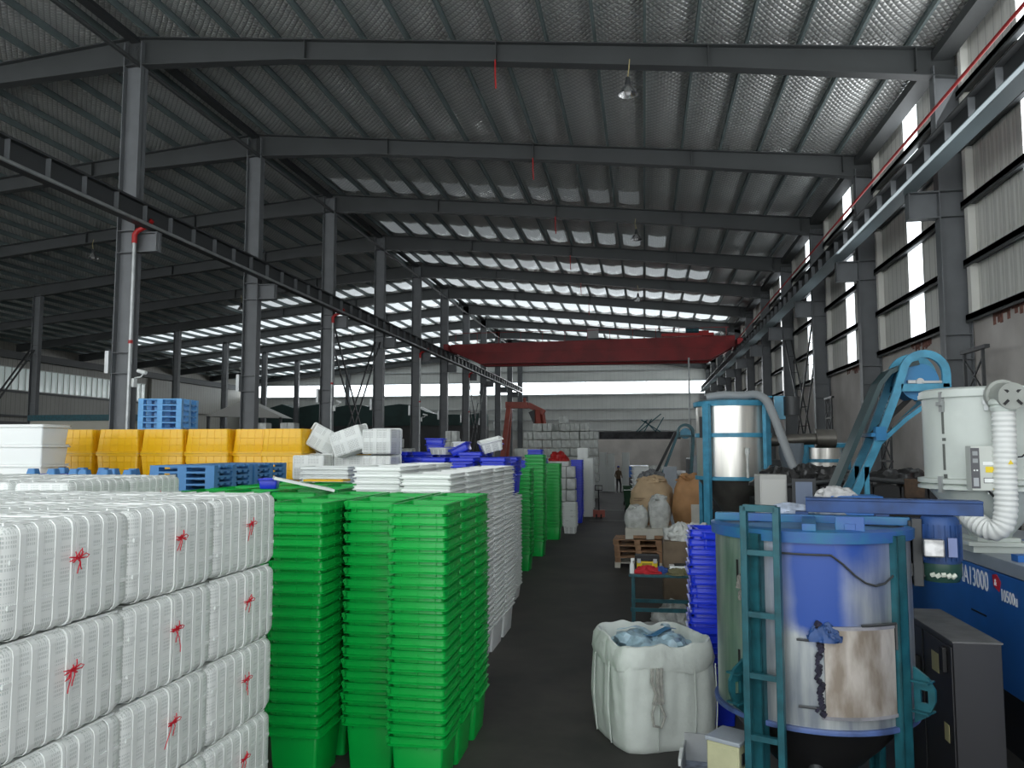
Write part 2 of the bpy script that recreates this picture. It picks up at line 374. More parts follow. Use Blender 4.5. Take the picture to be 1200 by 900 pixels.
# netted patches with added glow just ahead of each frame, graded by bay
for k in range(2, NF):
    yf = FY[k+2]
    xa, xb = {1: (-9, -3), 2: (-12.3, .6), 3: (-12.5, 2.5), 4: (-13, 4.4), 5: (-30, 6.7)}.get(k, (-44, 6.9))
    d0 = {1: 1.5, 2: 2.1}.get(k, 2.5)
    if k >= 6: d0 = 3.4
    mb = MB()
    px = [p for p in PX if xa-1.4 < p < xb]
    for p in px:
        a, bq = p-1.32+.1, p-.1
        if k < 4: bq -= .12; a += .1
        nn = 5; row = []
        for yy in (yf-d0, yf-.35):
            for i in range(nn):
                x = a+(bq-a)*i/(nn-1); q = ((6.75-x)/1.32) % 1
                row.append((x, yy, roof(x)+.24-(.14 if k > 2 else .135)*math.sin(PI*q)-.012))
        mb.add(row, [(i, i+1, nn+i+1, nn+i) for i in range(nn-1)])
    o = mb.build('window_%d' % (20+k), M_roofglow_dim if k < 3 else M_roofglow[k], smooth=True); tag(o, kind='structure')  # roof patch under the foil, its glow added

# right wall: rendered blockwork below, profiled sheet above, one translucent strip per bay
ZB = 6.15
o = MB().box(WALLR, WALLR+.25, -6, YE, 0, ZB-.05).build('wall_right', M_block); tag(o, kind='structure')
strips = []
for k in range(len(FY)): strips.append((FY[k]+3.25, FY[k]+4.5))
mb = MB(); y = -6
for a, bq in strips:
    a2 = min(a, YE); mb.box(WALLR+.02, WALLR+.1, y, a2, ZB, 13.35); y = bq
    if bq >= YE: break
if y < YE: mb.box(WALLR+.02, WALLR+.1, y, YE, ZB, 13.35)
o = mb.build('wall_right', M_cladR); o.name = 'wall_right_cladding'; tag(o, kind='structure')
M_strip = mat('translucent_strip', (.88, .95, 1), .4, emit=STRIP_E)
for k, (a, bq) in enumerate(strips):
    if bq < 0 or a > YE: continue
    z0 = ZB
    o = MB().box(WALLR+.03, WALLR+.08, a, min(bq, YE), z0, 13.3).build('window_%d' % (k+1), M_strip); tag(o, kind='structure')
for k, z in enumerate((6.15, 7.5, 8.95, 10.4, 11.75)):
    for q in range(len(FY)-1):
        o = MB().box(WALLR-.2, WALLR+.01, FY[q]+.2, FY[q+1]-.2, z-.07, z+.07).box(WALLR-.2, WALLR-.17, FY[q]+.2, FY[q+1]-.2, z-.13, z+.07).build('wall_girt', M_rafter)
        tag(o, 'grey steel girt on the right wall, %s rail up, %s bay from the front' % (nth(k), nth(q)), 'girt', 'girts along the right wall')
for q in range(len(FY)-1):       # white jamb flashings beside the columns
    o = MB().box(WALLR-.15, WALLR+.015, FY[q]+.32, FY[q]+.62, ZB, 13.2).box(WALLR-.16, WALLR+.015, FY[q+1]-.5, FY[q+1]-.3, ZB, 13.2).build('trim_%d' % (10+q), M_cladR); tag(o, kind='structure')
# patches of bare brick at the head of the blockwork
rd = random.Random(5)
for (ya, yb, zz) in ((23.6, 25.4, 5.85), (17.2, 19.6, 5.95), (31, 33, 5.9)):
    mb = MB()
    for i in range(int((yb-ya)/.12)):
        h = rd.uniform(.05, .3); mb.box(WALLR-.012, WALLR+.01, ya+i*.12, ya+i*.12+.13, ZB-.05-h, ZB-.05)
    tag(mb.build('trim_%d' % (30+int(ya)), mat('bare_brick', (.30, .14, .11), .9, vary=.5, scale=9)), kind='structure')
# soot stains on the render
for i, (ya, yb, za, zb) in enumerate(((13.6, 15.3, .2, 3.3), (16.5, 18.2, .2, 3.6), (14.6, 15.1, 3.0, 4.3))):
    pass
# left wall, its window ribbon
Zw0, Zw1 = 7.8, 9.75
o = MB().box(XL-.2, XL, -6, YE, 0, Zw0).box(XL-.2, XL, -6, YE, Zw1, 11.8).box(XL-.2, XL, 76, YE, Zw0, Zw1).build('wall_left', M_cladL); tag(o, kind='structure')
M_milk = mat('milky_pane', (.62, .72, .70), .2, emit=.10)
for k in range(10):
    ya = 46+k*3; yb = ya+3
    t = MB()
    for q in range(4): t.box(XL-.02, XL+.05, ya+q*.75-.03, ya+q*.75+.03, Zw0, Zw1)
    t.box(XL-.02, XL+.05, ya, yb, Zw0, Zw0+.07).box(XL-.02, XL+.05, ya, yb, Zw1-.07, Zw1)
    o = t.build('window_%d' % (40+k), mat('white_window_frame', (.6, .62, .6), .5)); tag(o, kind='structure')
    MB().box(XL-.1, XL-.06, ya, yb, Zw0, Zw1).build('pane', M_milk, o)
tag(MB().box(XL, XL+.15, -6, YE, Zw0-.18, Zw0-.03).box(XL, XL+.2, 40, YE, 4.9, 5.2).box(XL, XL+.3, 40, 66, 5.6, 5.75).build('trim_40', M_dark), kind='structure')
# projecting clad bay on the left wall
tag(MB().box(XL+.02, XL+.36, 76.5, 92, 7.0, 10.3).build('wall_left_bay', M_cladL), kind='structure')
# gable end wall
o = MB().box(XL, WALLR, YE, YE+.25, 0, 4.0).build('wall_end', M_block); tag(o, kind='structure')
mb = MB(); mb.box(XL, WALLR, YE+.05, YE+.15, 4.0, 9.55)
mb.add([(XL, YE+.05, 10.98), (WALLR, YE+.05, 10.98), (WALLR, YE+.05, roof(WALLR)+.5), (XM, YE+.05, roof(XM)+.5), (XL, YE+.05, roof(XL)+.5)], [(0, 1, 2, 3, 4)])
o = mb.build('wall_end_cladding', M_cladE); tag(o, kind='structure')
k = 0; x = WALLR-.3
while x > XL+4:
    o = MB().box(x-7.2, x-.1, YE+.06, YE+.1, 9.55, 10.98).build('window_%d' % (60+k), M_glass); tag(o, kind='structure'); x -= 7.3; k += 1
for k, z in enumerate((5.1, 6.4, 7.7, 9.4, 11.1, 12.4)):
    o = MB().box(XL, WALLR, YE-.12, YE+.04, z-.05, z+.05).build('wall_girt', M_galv); tag(o, 'long horizontal girt across the gable end wall, %s rail up' % nth(k), 'girt', 'girts across the end wall')

# ---------------------------------------------------------------- steel frame
def hcol(name, x, y, z1, dep, fl, label, group, boxz=None):
    t = thing(name, label, 'column', (x, y, 0), 0, group)
    mb = MB().box(-dep/2, -dep/2+.025, -fl/2, fl/2, 0.02, z1).box(dep/2-.025, dep/2, -fl/2, fl/2, 0.02, z1).box(-dep/2, dep/2, -.012, .012, 0.02, z1)
    for z in (5.15, 5.75, 8.7, 9.35): mb.box(-dep/2+.02, dep/2-.02, -fl/2+.01, fl/2-.01, z, z+.02)
    mb.build('shaft', M_steel, t)
    MB().box(-dep/2-.1, dep/2+.1, -fl/2-.1, fl/2+.1, 0, .025).build('base_plate', M_steel, t)
    return t
for k, Y in enumerate(FY):
    where = '%s frame from the camera' % nth(max(0, k-2))
    if k >= 2:
        t = hcol('steel_column', XM, Y, roof(XM)-.2, .58, .36, 'grey steel H column in the middle row, %s' % where, 'middle row of columns')
        MB().box(.29, .98, -.13, .13, 8.72, 8.75).box(.29, .98, -.13, .13, 9.27, 9.3).box(.29, .98, -.01, .01, 8.75, 9.27).box(.93, .96, -.13, .13, 8.75, 9.27).build('crane_bracket', M_steel, t)
        MB().box(-.31, -.29, -.16, .16, 5.2, 5.75).box(-.42, -.3, -.3, -.16, 5.15, 5.8).build('bracket_plate', M_galv, t)
        t = hcol('steel_column', XR+.1, Y, roof(XR)-.5, .64, .34, 'dark steel H column against the right wall, %s' % where, 'right wall columns')
        MB().box(-1.0, -.32, -.15, .15, 8.68, 8.71).box(-1.0, -.32, -.15, .15, 9.33, 9.36).box(-1.0, -.32, -.01, .01, 8.7, 9.35).box(-1.02, -.99, -.15, .15, 8.68, 9.36).build('crane_bracket', M_steel, t)
        if k >= 4: hcol('steel_column', XO, Y, roof(XO)-.6, .5, .32, 'slim dark steel column in the far left row, %s' % where, 'far left row of columns')
    # rafter
    t = MB(); th = .17
    pts = [(WALLR-.1, .74), (2, .6), (-3.9, .56), (-10, .6), (XM, .86)]
    def half(pts):
        for (xa, da), (xb, db) in zip(pts, pts[1:]):
            za, zb = roof(xa)-.02, roof(xb)-.02
            for y0, y1, top in ((-.012, .012, None), (-th, th, 1), (-th, th, 0)):
                if top is None: q = [(xa, za), (xb, zb), (xb, zb-db), (xa, za-da)]
                elif top: q = [(xa, za), (xb, zb), (xb, zb-.03), (xa, za-.03)]
                else: q = [(xa, za-da), (xb, zb-db), (xb, zb-db-.03), (xa, za-da-.03)]
                t.extrude(q, 1, Y+y0, Y+y1)
    half(pts); half([(XM, .86), (-20, .62), (-30, .56), (XO, .66)]); half([(XO, .66), (-42, .5), (XL, .6)])
    for xx in (-3.9, -9.5, 1.8, -22, -28, 6.9):
        t.box(xx-.012, xx+.012, Y-th, Y+th, roof(xx)-.62, roof(xx)-.04)
    o = t.build('steel_rafter', M_rafter); tag(o, 'grey tapered steel rafter spanning the roof, %s' % (where if k > 1 else ['farther behind the camera', 'above the camera'][k]), 'rafter', 'roof rafters')
    if 2 <= k < 8:
        zt = roof(-3.9)-.6
        o = MB().tube([(-3.9, Y-.2, zt+.02), (-3.9, Y-.2, zt-.38), (-3.88, Y-.2, zt-.8)], .022, 6).build('red_hanger', M_red)
        tag(o, 'short red strap hanging under the rafter of %s' % where, 'strap', 'red straps under the rafters')
for i, x in enumerate(PX):
    if x < XL: break
    o = MB().box(x-.035, x+.035, -6, YE, roof(x)-.02, roof(x)-.005+.02).box(x-.01, x+.01, -6, YE, roof(x), roof(x)+.19).box(x-.035, x+.035, -6, YE, roof(x)+.17, roof(x)+.2).build('roof_purlin', M_purlin)
    tag(o, 'green-grey roof purlin running lengthwise, %s line from the right wall' % ('first' if i == 0 else nth(i)), 'purlin', 'roof purlins')
o = MB().box(7.3, 7.75, -6, YE, 12.75, 13.0).build('eaves_beam', M_rafter); tag(o, 'grey eaves beam along the top of the right wall', 'beam')
o = MB().box(-15.1, -14.8, -6, YE, roof(XM)-.16, roof(XM)-.03).build('ridge_tie', M_dark); tag(o, 'dark wide tie beam linking the tops of the middle columns', 'beam')
o = MB().tube([(-14.75, -6, 14.42), (-14.75, YE, 14.42)], .07, 8).build('tie_rod', M_rafter); tag(o, 'thin grey tube running just under the ridge tie beam', 'tube')
# crane runways
def runway(x, label, s):
    t = thing('crane_runway', label, 'crane rail', (x, 0, 0))
    y0, y1 = -4, YE-4
    mb = MB().box(-.16, .16, y0, y1, 9.36, 9.385).box(-.16, .16, y0, y1, 9.93, 9.955).box(-.008, .008, y0, y1, 9.385, 9.93); mb.build('girder', M_dark, t)
    y = y0+.5; me = MB().box(-.14, .14, -.012, .012, 9.385, 9.93).mesh('stiffener', M_steel)
    while y < y1:
        o = bpy.data.objects.new('stiffener', me); C.collection.objects.link(o); o.parent = t; o.location.y = y; y += 1.25
    MB().box(-.035, .035, y0, y1, 9.955, 10.05).build('rail', M_dark, t)
    return t
t = runway(-14.1, 'dark crane runway girder along the middle columns', 1)
MB().tube([(.2, -4, 9.37), (.2, YE-4, 9.37)], .05, 8).build('conduit', M_galv, t)
t = runway(6.55, 'dark crane runway girder along the right wall columns', -1)
MB().box(-.28, .2, -4, YE-4, 9.35, 9.37).build('soffit_plate', mat('blue_grey_soffit', (.26, .32, .34), .5), t)
MB().tube([(-.1, -4, 10.5), (-.1, 66, 10.5)], .035, 8).build('busbar', M_red, t, label='red power bar above the girder')
o = MB().box(XL+.4, XL+.8, 10, YE-2, 10.35, 10.95).build('crane_runway', M_rafter); tag(o, 'grey crane runway girder high on the left wall', 'crane rail')
# downpipes with red bends
for k in (2, 4, 6, 8):
    Y = FY[k]; t = thing('downpipe', 'galvanised downpipe with red bend on middle column, %s frame from the camera' % nth(k-2), 'pipe', (XM+.34, Y-.24, 0), 0, 'downpipes on the middle columns')
    MB().tube([(0, 0, .05), (0, 0, 9.0)], .055, 10).build('pipe', M_galv, t, smooth=True)
    MB().tube([(0, 0, 8.95), (0, 0, 9.2), (.1, 0, 9.32), (.35, 0, 9.42), (.55, 0, 9.6)], .075, 10).build('bend', M_red, t, smooth=True, label='glossy red pipe bend')
    MB().tube([(0, 0, 6.0), (0, 0, 6.1)], .066, 10).build('clamp', M_red, t)
# CCTV on first and third column
for k in (2, 4, 6):
    t = thing('security_camera', 'small white security camera on the middle column of the %s frame' % nth(k-2), 'camera', (XM+.5, FY[k]-.1, 5.0), 0, 'security cameras on columns')
    MB().box(-.2, -.04, -.1, .06, -.25, 0).build('junction_box', M_white, t)
    MB().tube([(-.08, 0, .02), (.12, -.02, .04), (.2, -.03, .12)], .02, 6).build('arm', M_white, t)
    MB().tube([(.05, -.05, .22), (.35, -.12, .15)], .055, 10).build('housing', M_white, t)
# lattice cross bracing in bays
def xbrace(x, ya, yb, z0, z1, label):
    t = MB()
    for (p, q) in (((x, ya, z0), (x, yb, z1)), ((x, ya, z1), (x, yb, z0))):
        for dx in (-.16, .16): t.beam((p[0]+dx, p[1], p[2]), (q[0]+dx, q[1], q[2]), .06, .09)
        n = 9
        for i in range(n+1):
            P_ = Vector(p).lerp(Vector(q), i/n); Q_ = Vector(p).lerp(Vector(q), (i+.5)/n if i < n else 1)
            t.beam(P_+Vector((-.16, 0, 0)), P_+Vector((.16, 0, 0)), .03, .03)
    o = t.build('cross_brace', M_dark); tag(o, label, 'brace')
xbrace(XM, FY[4]+.3, FY[5]-.3, .4, 9, 'lattice cross brace between the third and fourth middle columns')
xbrace(XM, FY[8]+.3, FY[9]-.3, .4, 9, 'lattice cross brace far down the middle column row')
xbrace(XR, FY[4]+.3, FY[5]-.3, .4, 8.6, 'tall lattice cross brace against the right wall')
xbrace(XO, FY[4]+.3, FY[5]-.3, .4, 9, 'dark cross brace in the far left column row')
# short lattice trestles standing against the right wall
for i, (y, z1) in enumerate(((19.2, 5.2), (26.0, 5.0), (33.5, 5.0))):
    t = MB()
    for dx, dy in ((0, -.5), (0, .5)): t.box(7.3, 7.36, y+dy-.03, y+dy+.03, 0, z1)
    z = .2
    while z < z1-.5:
        t.beam((7.33, y-.6, z), (7.33, y+.6, z), .05, .06); t.beam((7.33, y-.5, z), (7.33, y+.5, z+.8), .03, .04); t.beam((7.33, y+.5, z), (7.33, y-.5, z+.8), .03, .04); z += .8
    t.beam((7.33, y-.75, z1), (7.33, y+.6, z1), .1, .08)
    o = t.build('lattice_trestle', M_dark); tag(o, 'black angle-iron lattice trestle by the right wall, %s from the camera' % ['nearest', 'second', 'third'][i], 'trestle', 'lattice trestles')
# hanging lamps
def lamp_proto():
    t = thing('pendant_lamp', 'x', 'lamp')
    MB().tube([(0, 0, .0), (.06, 0, -.25), (.02, .05, -.5)], .012, 5).build('cord', mat('yellow_flex', (.5, .42, .2), .6), t)
    MB().tube([(0.02, .05, -.5), (.02, .05, -.72)], [.05, .09], 10).build('lamp_holder', M_dark, t)
    MB().lathe([(.08, -.72), (.16, -.80), (.26, -.98), (.25, -.98), (.15, -.81), (.07, -.74)], (.02, .05, 0), 20).build('lamp_shade', mat('aluminium_shade', (.7, .7, .7), .25, .9), t, smooth=True)
    MB().lathe([(.0, -1.0), (.08, -.97), (.09, -.88), (.05, -.8)], (.02, .05, 0), 12).build('bulb', mat('glass_bulb', (.8, .8, .8), .2), t, smooth=True)
    return t
lp = lamp_proto()
for x, k, lb in ((-.25, 2, 'under the nearest rafter'), (-.25, 4, 'under the third rafter'), (-.3, 6, 'under the fifth rafter near the crane'), (-27.5, 4, 'over the left bay under the third rafter'), (-27.5, 6, 'over the left bay under the fifth rafter')):
    place(lp, (x, FY[k]-.2, roof(x)-.5), (0, 0, k), 'aluminium bell lamp hanging on a yellow cord %s' % lb, 'pendant lamps')

# ---------------------------------------------------------------- overhead crane
YC = 57.5
t = thing('overhead_crane', 'dark red double-girder travelling crane spanning the hall', 'crane', (0, YC, 0))
for dy in (-1.0, 1.0):
    q = MB().extrude([(-13.9, 10.1), (-13.9, 10.5), (6.3, 10.75), (6.3, 10.1), (4.6, 9.15), (-11.8, 9.15)], 1, dy-.22, dy+.22)
    q.extrude([(-13.9, 10.5), (-13.9, 10.54), (6.3, 10.79), (6.3, 10.75)], 1, dy-.28, dy+.28).extrude([(-11.8, 9.11), (-11.8, 9.15), (4.6, 9.15), (4.6, 9.11)], 1, dy-.28, dy+.28)
    q.box(-12.8, 5.4, dy-.26, dy+.26, 9.98, 10.02); q.build('girder', M_cranered, t)
for x in (-14.1, 6.55):
    MB().box(x-.18, x+.18, -1.9, 1.9, 10.06, 10.5).build('end_carriage', M_cranered, t)
MB().box(1.3, 4.9, -1.0, 1.0, 10.85, 11.05).box(3.2, 4.6, -.6, .6, 11.05, 11.25).build('trolley', M_red, t)
MB().tube([(3.0, -.5, 11.3), (3.9, -.5, 11.3)], .25, 14).build('hoist_motor', M_tealp, t)
MB().box(1.9, 2.7, -1.1, -.8, 10.3, 10.75).build('control_box', mat('grey_box', (.4, .4, .38), .5), t)
mb = MB(); xx = -13.5
while xx < 6: mb.tube([(xx, -1.35, 10.5), (xx, -1.35, 11.35)], .02, 5); xx += 1.6
mb.tube([(-13.5, -1.35, 11.35), (5.9, -1.35, 11.35)], .02, 5).build('handrail', M_cranered, t)
MB().box(-3.9, -3.1, -1.3, -1.25, 10.8, 11.5).build('end_sign', mat('white_panel', (.4, .4, .4), .5), t)

# ================================================================ crates and pallets
def tub_mb(W, Dp, H, tp=.045, t=.008, r=.03, ribs=True):
    """open tapered tub, mouth up, rim band near the top; tp = inset of the foot per side"""
    mb = MB()
    R = [rrect(W-2*tp, Dp-2*tp, r, 0), rrect(W-.03, Dp-.03, r, H-.03), rrect(W-.03-2*t, Dp-.03-2*t, r, H-.005), rrect(W-2*tp-2*t, Dp-2*tp-2*t, r, .012)]
    mb.loft(R)
    return mb
def rim_mb(W, Dp, H, h=.035, r=.03):
    mb = MB()
    a = rrect(W-.03, Dp-.03, r, H-h); b = rrect(W, Dp, r, H-h+.003); c = rrect(W, Dp, r, H); d = rrect(W-.045, Dp-.045, r*.8, H+.001); e = rrect(W-.045, Dp-.045, r*.8, H-h)
    mb.loft([a, b, c, d, e], cap0=False, cap1=False); return mb
def lip_mb(W, Dp, H, h):
    """flat band under the mouth, ending below in a wide lip"""
    def q(e, z): return rrect(W-e, Dp-e, .03, z)
    mb = MB(); mb.loft([q(.08, H-h), q(-.006, H-h), q(-.008, H-h+.012), q(.03, H-h+.018), q(.034, H-.012), q(.012, H-.010), q(.010, H), q(.075, H+.001), q(.075, H-h)], cap0=False, cap1=False); return mb
PITCH_G = .106
# green nesting crate: tub, rim, ribs under the rim and bail brackets on one side
def make_green():
    W_, D_, H_ = .53, .62, .48
    t = thing('green_nesting_crate', 'x', 'crate')
    b = tub_mb(W_-.03, D_-.03, H_)
    for s in (-1, 1):          # buttress ribs just under the rim
        for u in (-.16, 0, .16):
            b.box(u-.004, u+.004, s*(D_/2-.018)-.006, s*(D_/2-.018)+.006, H_-.10, H_-.03)
            b.box(s*(W_/2-.018)-.006, s*(W_/2-.018)+.006, u-.004, u+.004, H_-.10, H_-.03)
    b.build('body', M_green, t, smooth=True)
    r = lip_mb(W_, D_, H_, .075)
    r.build('rim', M_green, t, smooth=True)
    for sy in (-.24, .2):
        q = MB().extrude([(-W_/2-.035, H_-.012), (-W_/2+.01, H_+.004), (-W_/2+.01, H_-.085), (-W_/2-.01, H_-.085)], 1, sy-.01, sy+.01)
        q.extrude([(-W_/2-.035, H_-.012), (-W_/2+.01, H_+.004), (-W_/2+.01, H_-.085), (-W_/2-.01, H_-.085)], 1, sy+.05, sy+.07)
        q.tube([(-W_/2-.022, sy-.02, H_-.03), (-W_/2-.022, sy+.08, H_-.03)], .008, 6).build('hinge_lug', M_green, t)
    return t
def make_tub(W_, D_, H_, mtl, rimh=.02, name='nesting_crate', perf=None, lip=.052):
    t = thing(name, 'x', 'crate')
    tub_mb(W_-.03, D_-.03, H_).build('body', perf or mtl, t, smooth=True)
    lip_mb(W_, D_, H_, lip).build('rim', mtl, t, smooth=True)
    return t
def stack(proto, x, y, n, pitch, where, what, group, rz=0, z0=0, jit=.006, keep=None):
    """n nested crates, numbered from the top"""
    rd = random.Random(int(x*100+y*37)); k = keep or n
    for i in range(n-k, n):
        dx, dy = rd.uniform(-jit, jit), rd.uniform(-jit, jit)
        place(proto, (x+dx, y+dy, z0+i*pitch), (0, 0, rz+rd.uniform(-.012, .012)), fromtop(n-1-i, what, where), group)
def rest(name, mtl, items, W_, D_, H_, pitch, label):
    """the crates hidden under the visible ones, one object"""
    mb = MB()
    for x, y, n, z0 in items:
        for i in range(n):
            v = tub_mb(W_, D_, H_); z = z0+i*pitch
            mb.add([(a+x, b+y, c+z) for a, b, c in v.v], v.f)
    tag(mb.build(name, mtl, smooth=False), label, 'crates', kind='stuff')

g = make_green()
GN = [(-1.99, 7.2, 'the front green stack nearest the aisle'), (-2.575, 7.62, 'the middle green stack of the front row'), (-3.16, 7.25, 'the green stack beside the tied white crates'),
      (-1.99, 7.86, 'the second green stack along the aisle'), (-2.575, 8.28, 'the green stack behind the middle front one')]
for x, y, wh in GN:
    stack(g, x, y, 20, PITCH_G, wh, 'green crate', 'green nesting crates at the aisle front')
stack(g, -1.98, 8.5, 20, PITCH_G, 'the third green stack along the aisle', 'green crate', 'green nesting crates at the aisle front')
stack(g, -3.16, 7.92, 20, PITCH_G, 'the second green stack behind the tied white crates', 'green crate', 'green nesting crates at the aisle front', keep=6)
stack(g, -3.16, 8.6, 20, PITCH_G, 'the third green stack behind the tied white crates', 'green crate', 'green nesting crates at the aisle front', keep=5)
stack(g, -2.57, 8.95, 20, PITCH_G, 'the inner green stack touching the white nested crates', 'green crate', 'green nesting crates at the aisle front', keep=5)
hid = [(-3.16, 7.92, 14, 0), (-3.16, 8.6, 15, 0), (-2.57, 8.95, 15, 0)]
k = 0
for x in (-3.95, -4.55, -5.15):
    for y in (8.9, 9.6, 10.3, 11.0):
        stack(g, x, y, 20, PITCH_G, 'inner green stack, %s column, %s row' % (nth(int((-x-3.7)/.6)), nth(int((y-8.8)/.7))), 'green crate', 'green nesting crates deeper in the block', keep=2)
        hid.append((x, y, 18, 0))
rest('nesting_crate_heap', M_green, hid, .53, .62, .48, PITCH_G, 'lower green nesting crates buried in the inner stacks')
# green towers farther down the aisle
stack(g, -3.02, 19.75, 20, PITCH_G, 'the tall green tower past the white nested rows', 'green crate', 'green nesting crates in towers')
stack(g, -3.02, 22.4, 23, PITCH_G, 'the green tower standing just behind the first tower', 'green crate', 'green nesting crates in towers')
stack(g, -3.0, 26.5, 20, PITCH_G, 'the farthest green tower beside the stacked white boxes', 'green crate', 'green nesting crates in towers')
# white nesting crates
wc = make_tub(.62, .86, .45, M_white, name='white_nesting_crate')
for i, y in enumerate((9.36, 10.3, 11.22, 12.14, 13.06)):
    stack(wc, -2.5, y, 30, .0775, 'the %s white nested stack along the aisle' % ['first', 'second', 'third', 'fourth', 'fifth'][i], 'white nested crate', 'white nested crates along the aisle', jit=.008)
hid = []
for i, y in enumerate((9.7, 10.6, 11.5)):
    stack(wc, -3.2, y, 31, .0775, 'the %s inner white stack behind the aisle row' % nth(i), 'white nested crate', 'white nested crates, inner row', keep=5)
    hid.append((-3.2, y, 26, 0))
for i, (x, y) in enumerate(((-5.15, 12.6),)):
    stack(wc, x, y, 30, .0775, 'the crosswise white stack in front of the perforated crates', 'wide white nested crate', 'white nested crates set crosswise', rz=PI/2, keep=5)
    hid.append((x, y, 25, 0))
rest('nesting_crate_heap', M_white, hid, .6, .8, .45, .0775, 'lower white nested crates hidden in the inner row')
wp = make_tub(.5, .6, .3, M_white, perf=M_mesh2, name='perforated_nesting_crate', lip=.04)
stack(wp, -3.05, 16.0, 25, .07, 'the perforated white stack before the green tower', 'perforated white crate', 'perforated nested crates', jit=.01)
stack(wp, -3.0, 17.2, 26, .07, 'the perforated white stack touching the green tower', 'perforated white crate', 'perforated nested crates', jit=.01)
stack(wp, -3.58, 26.4, 20, .07, 'the perforated white stack under blue crates', 'perforated white crate', 'perforated nested crates', jit=.01)
stack(wp, -2.62, 28.4, 12, .07, 'the short perforated white stack on the aisle floor', 'perforated white crate', 'perforated nested crates', jit=.01)
# blue nesting crates
bc = make_tub(.5, .6, .42, M_blue, name='blue_nesting_crate', lip=.07)
stack(bc, -3.58, 26.4, 10, .10, 'the blue stack standing on perforated white crates', 'blue crate', 'blue nesting crates beside the aisle', z0=1.63)
k = 0; hid = []
rd = random.Random(12)
for j, y in enumerate((13.95, 14.65, 15.35, 16.05)):
    for i, x in enumerate((-2.75, -3.32, -3.89, -4.46, -5.03)):
        if j < 2 and i > 2: continue
        n = (24, 25, 25, 26)[j]+(1 if (i*3+j) % 4 == 1 else 0)
        if i == 0: n -= 1
        stack(bc, x, y, n, .1, 'the blue field, %s column, %s row' % (nth(i), nth(j)), 'blue crate', 'blue nesting crates in the middle field', keep=4 if i == 0 else 2, jit=.02)
        if i: hid.append((x, y, n-2, 0))
        else: stack(wp, x, y, 26, .07, 'the %s perforated stack under the blue edge' % nth(j), 'perforated white crate', 'perforated nested crates', jit=.01)
rest('nesting_crate_heap', M_blue, hid, .5, .6, .42, .1, 'lower blue nesting crates buried in the middle field')
# loose pieces on the blue field
ztop = 22*.1+.42
for (x, y, z, r, lb) in ((-3.1, 16.0, 2.95, (0, 0, 1.5), 'single blue crate standing on the aisle edge of the blue field'), (-4.3, 16.1, 2.93, (0, 0, .3), 'blue crate standing above the inner part of the blue field'),
                         (-4.28, 16.1, 3.05, (0, 0, .1), 'blue crate on top of another blue crate above the field'), (-3.55, 15.4, 2.90, (.0, -.45, 0), 'blue crate leaning askew beside the tilted white crate')):
    place(bc, (x, y, z), r, lb, 'loose blue crates on the blue field', (.85, .8, .36))
place(wp, (-2.95, 15.4, 2.95), (.1, -.25, .3), 'white perforated crate tilted on the blue field by the aisle', 'loose white crates on the blue field', (.95, .9, .75))
place(wp, (-3.95, 15.3, 2.87), (0, 0, 1.2), 'white perforated crate upright among the blue crates', 'loose white crates on the blue field', (.7, .7, .45))
place(wp, (-3.75, 16.1, 2.95), (0, 0, .2), 'second white perforated crate among the blue crates, farther in', 'loose white crates on the blue field', (.7, .7, .6))
stack(bc, .72, 9.35, 17, .105, 'the blue stack beside the workbench and the big tank', 'blue crate', 'blue nesting crates beside the tank', jit=.02)
place(bc, (.78, 9.38, 1.66), (.05, .04, .2), 'blue crate dropped askew on top of the stack beside the tank', 'blue nesting crates beside the tank')
# dark blue and white towers further down
stack(bc, -3.75, 29.0, 23, .1, 'the blue stack behind the farthest green tower', 'blue crate', 'blue nesting crates beside the aisle', keep=12)
stack(bc, -2.7, 32.4, 22, .1, 'the blue stack among the stacked white boxes', 'blue crate', 'blue nesting crates beside the aisle')
stack(bc, -3.5, 23.8, 23, .1, 'the blue stack between the green towers', 'blue crate', 'blue nesting crates beside the aisle', keep=12)
wt = make_tub(.52, .7, .45, M_white, name='white_tower_crate')
stack(wt, -2.45, 35.4, 28, .0775, 'the tall white tower at the painted floor line', 'white nested crate', 'white nested towers by the floor line')
stack(wt, -2.75, 36.4, 34, .0775, 'the taller white tower behind the floor line', 'white nested crate', 'white nested towers by the floor line', keep=16)

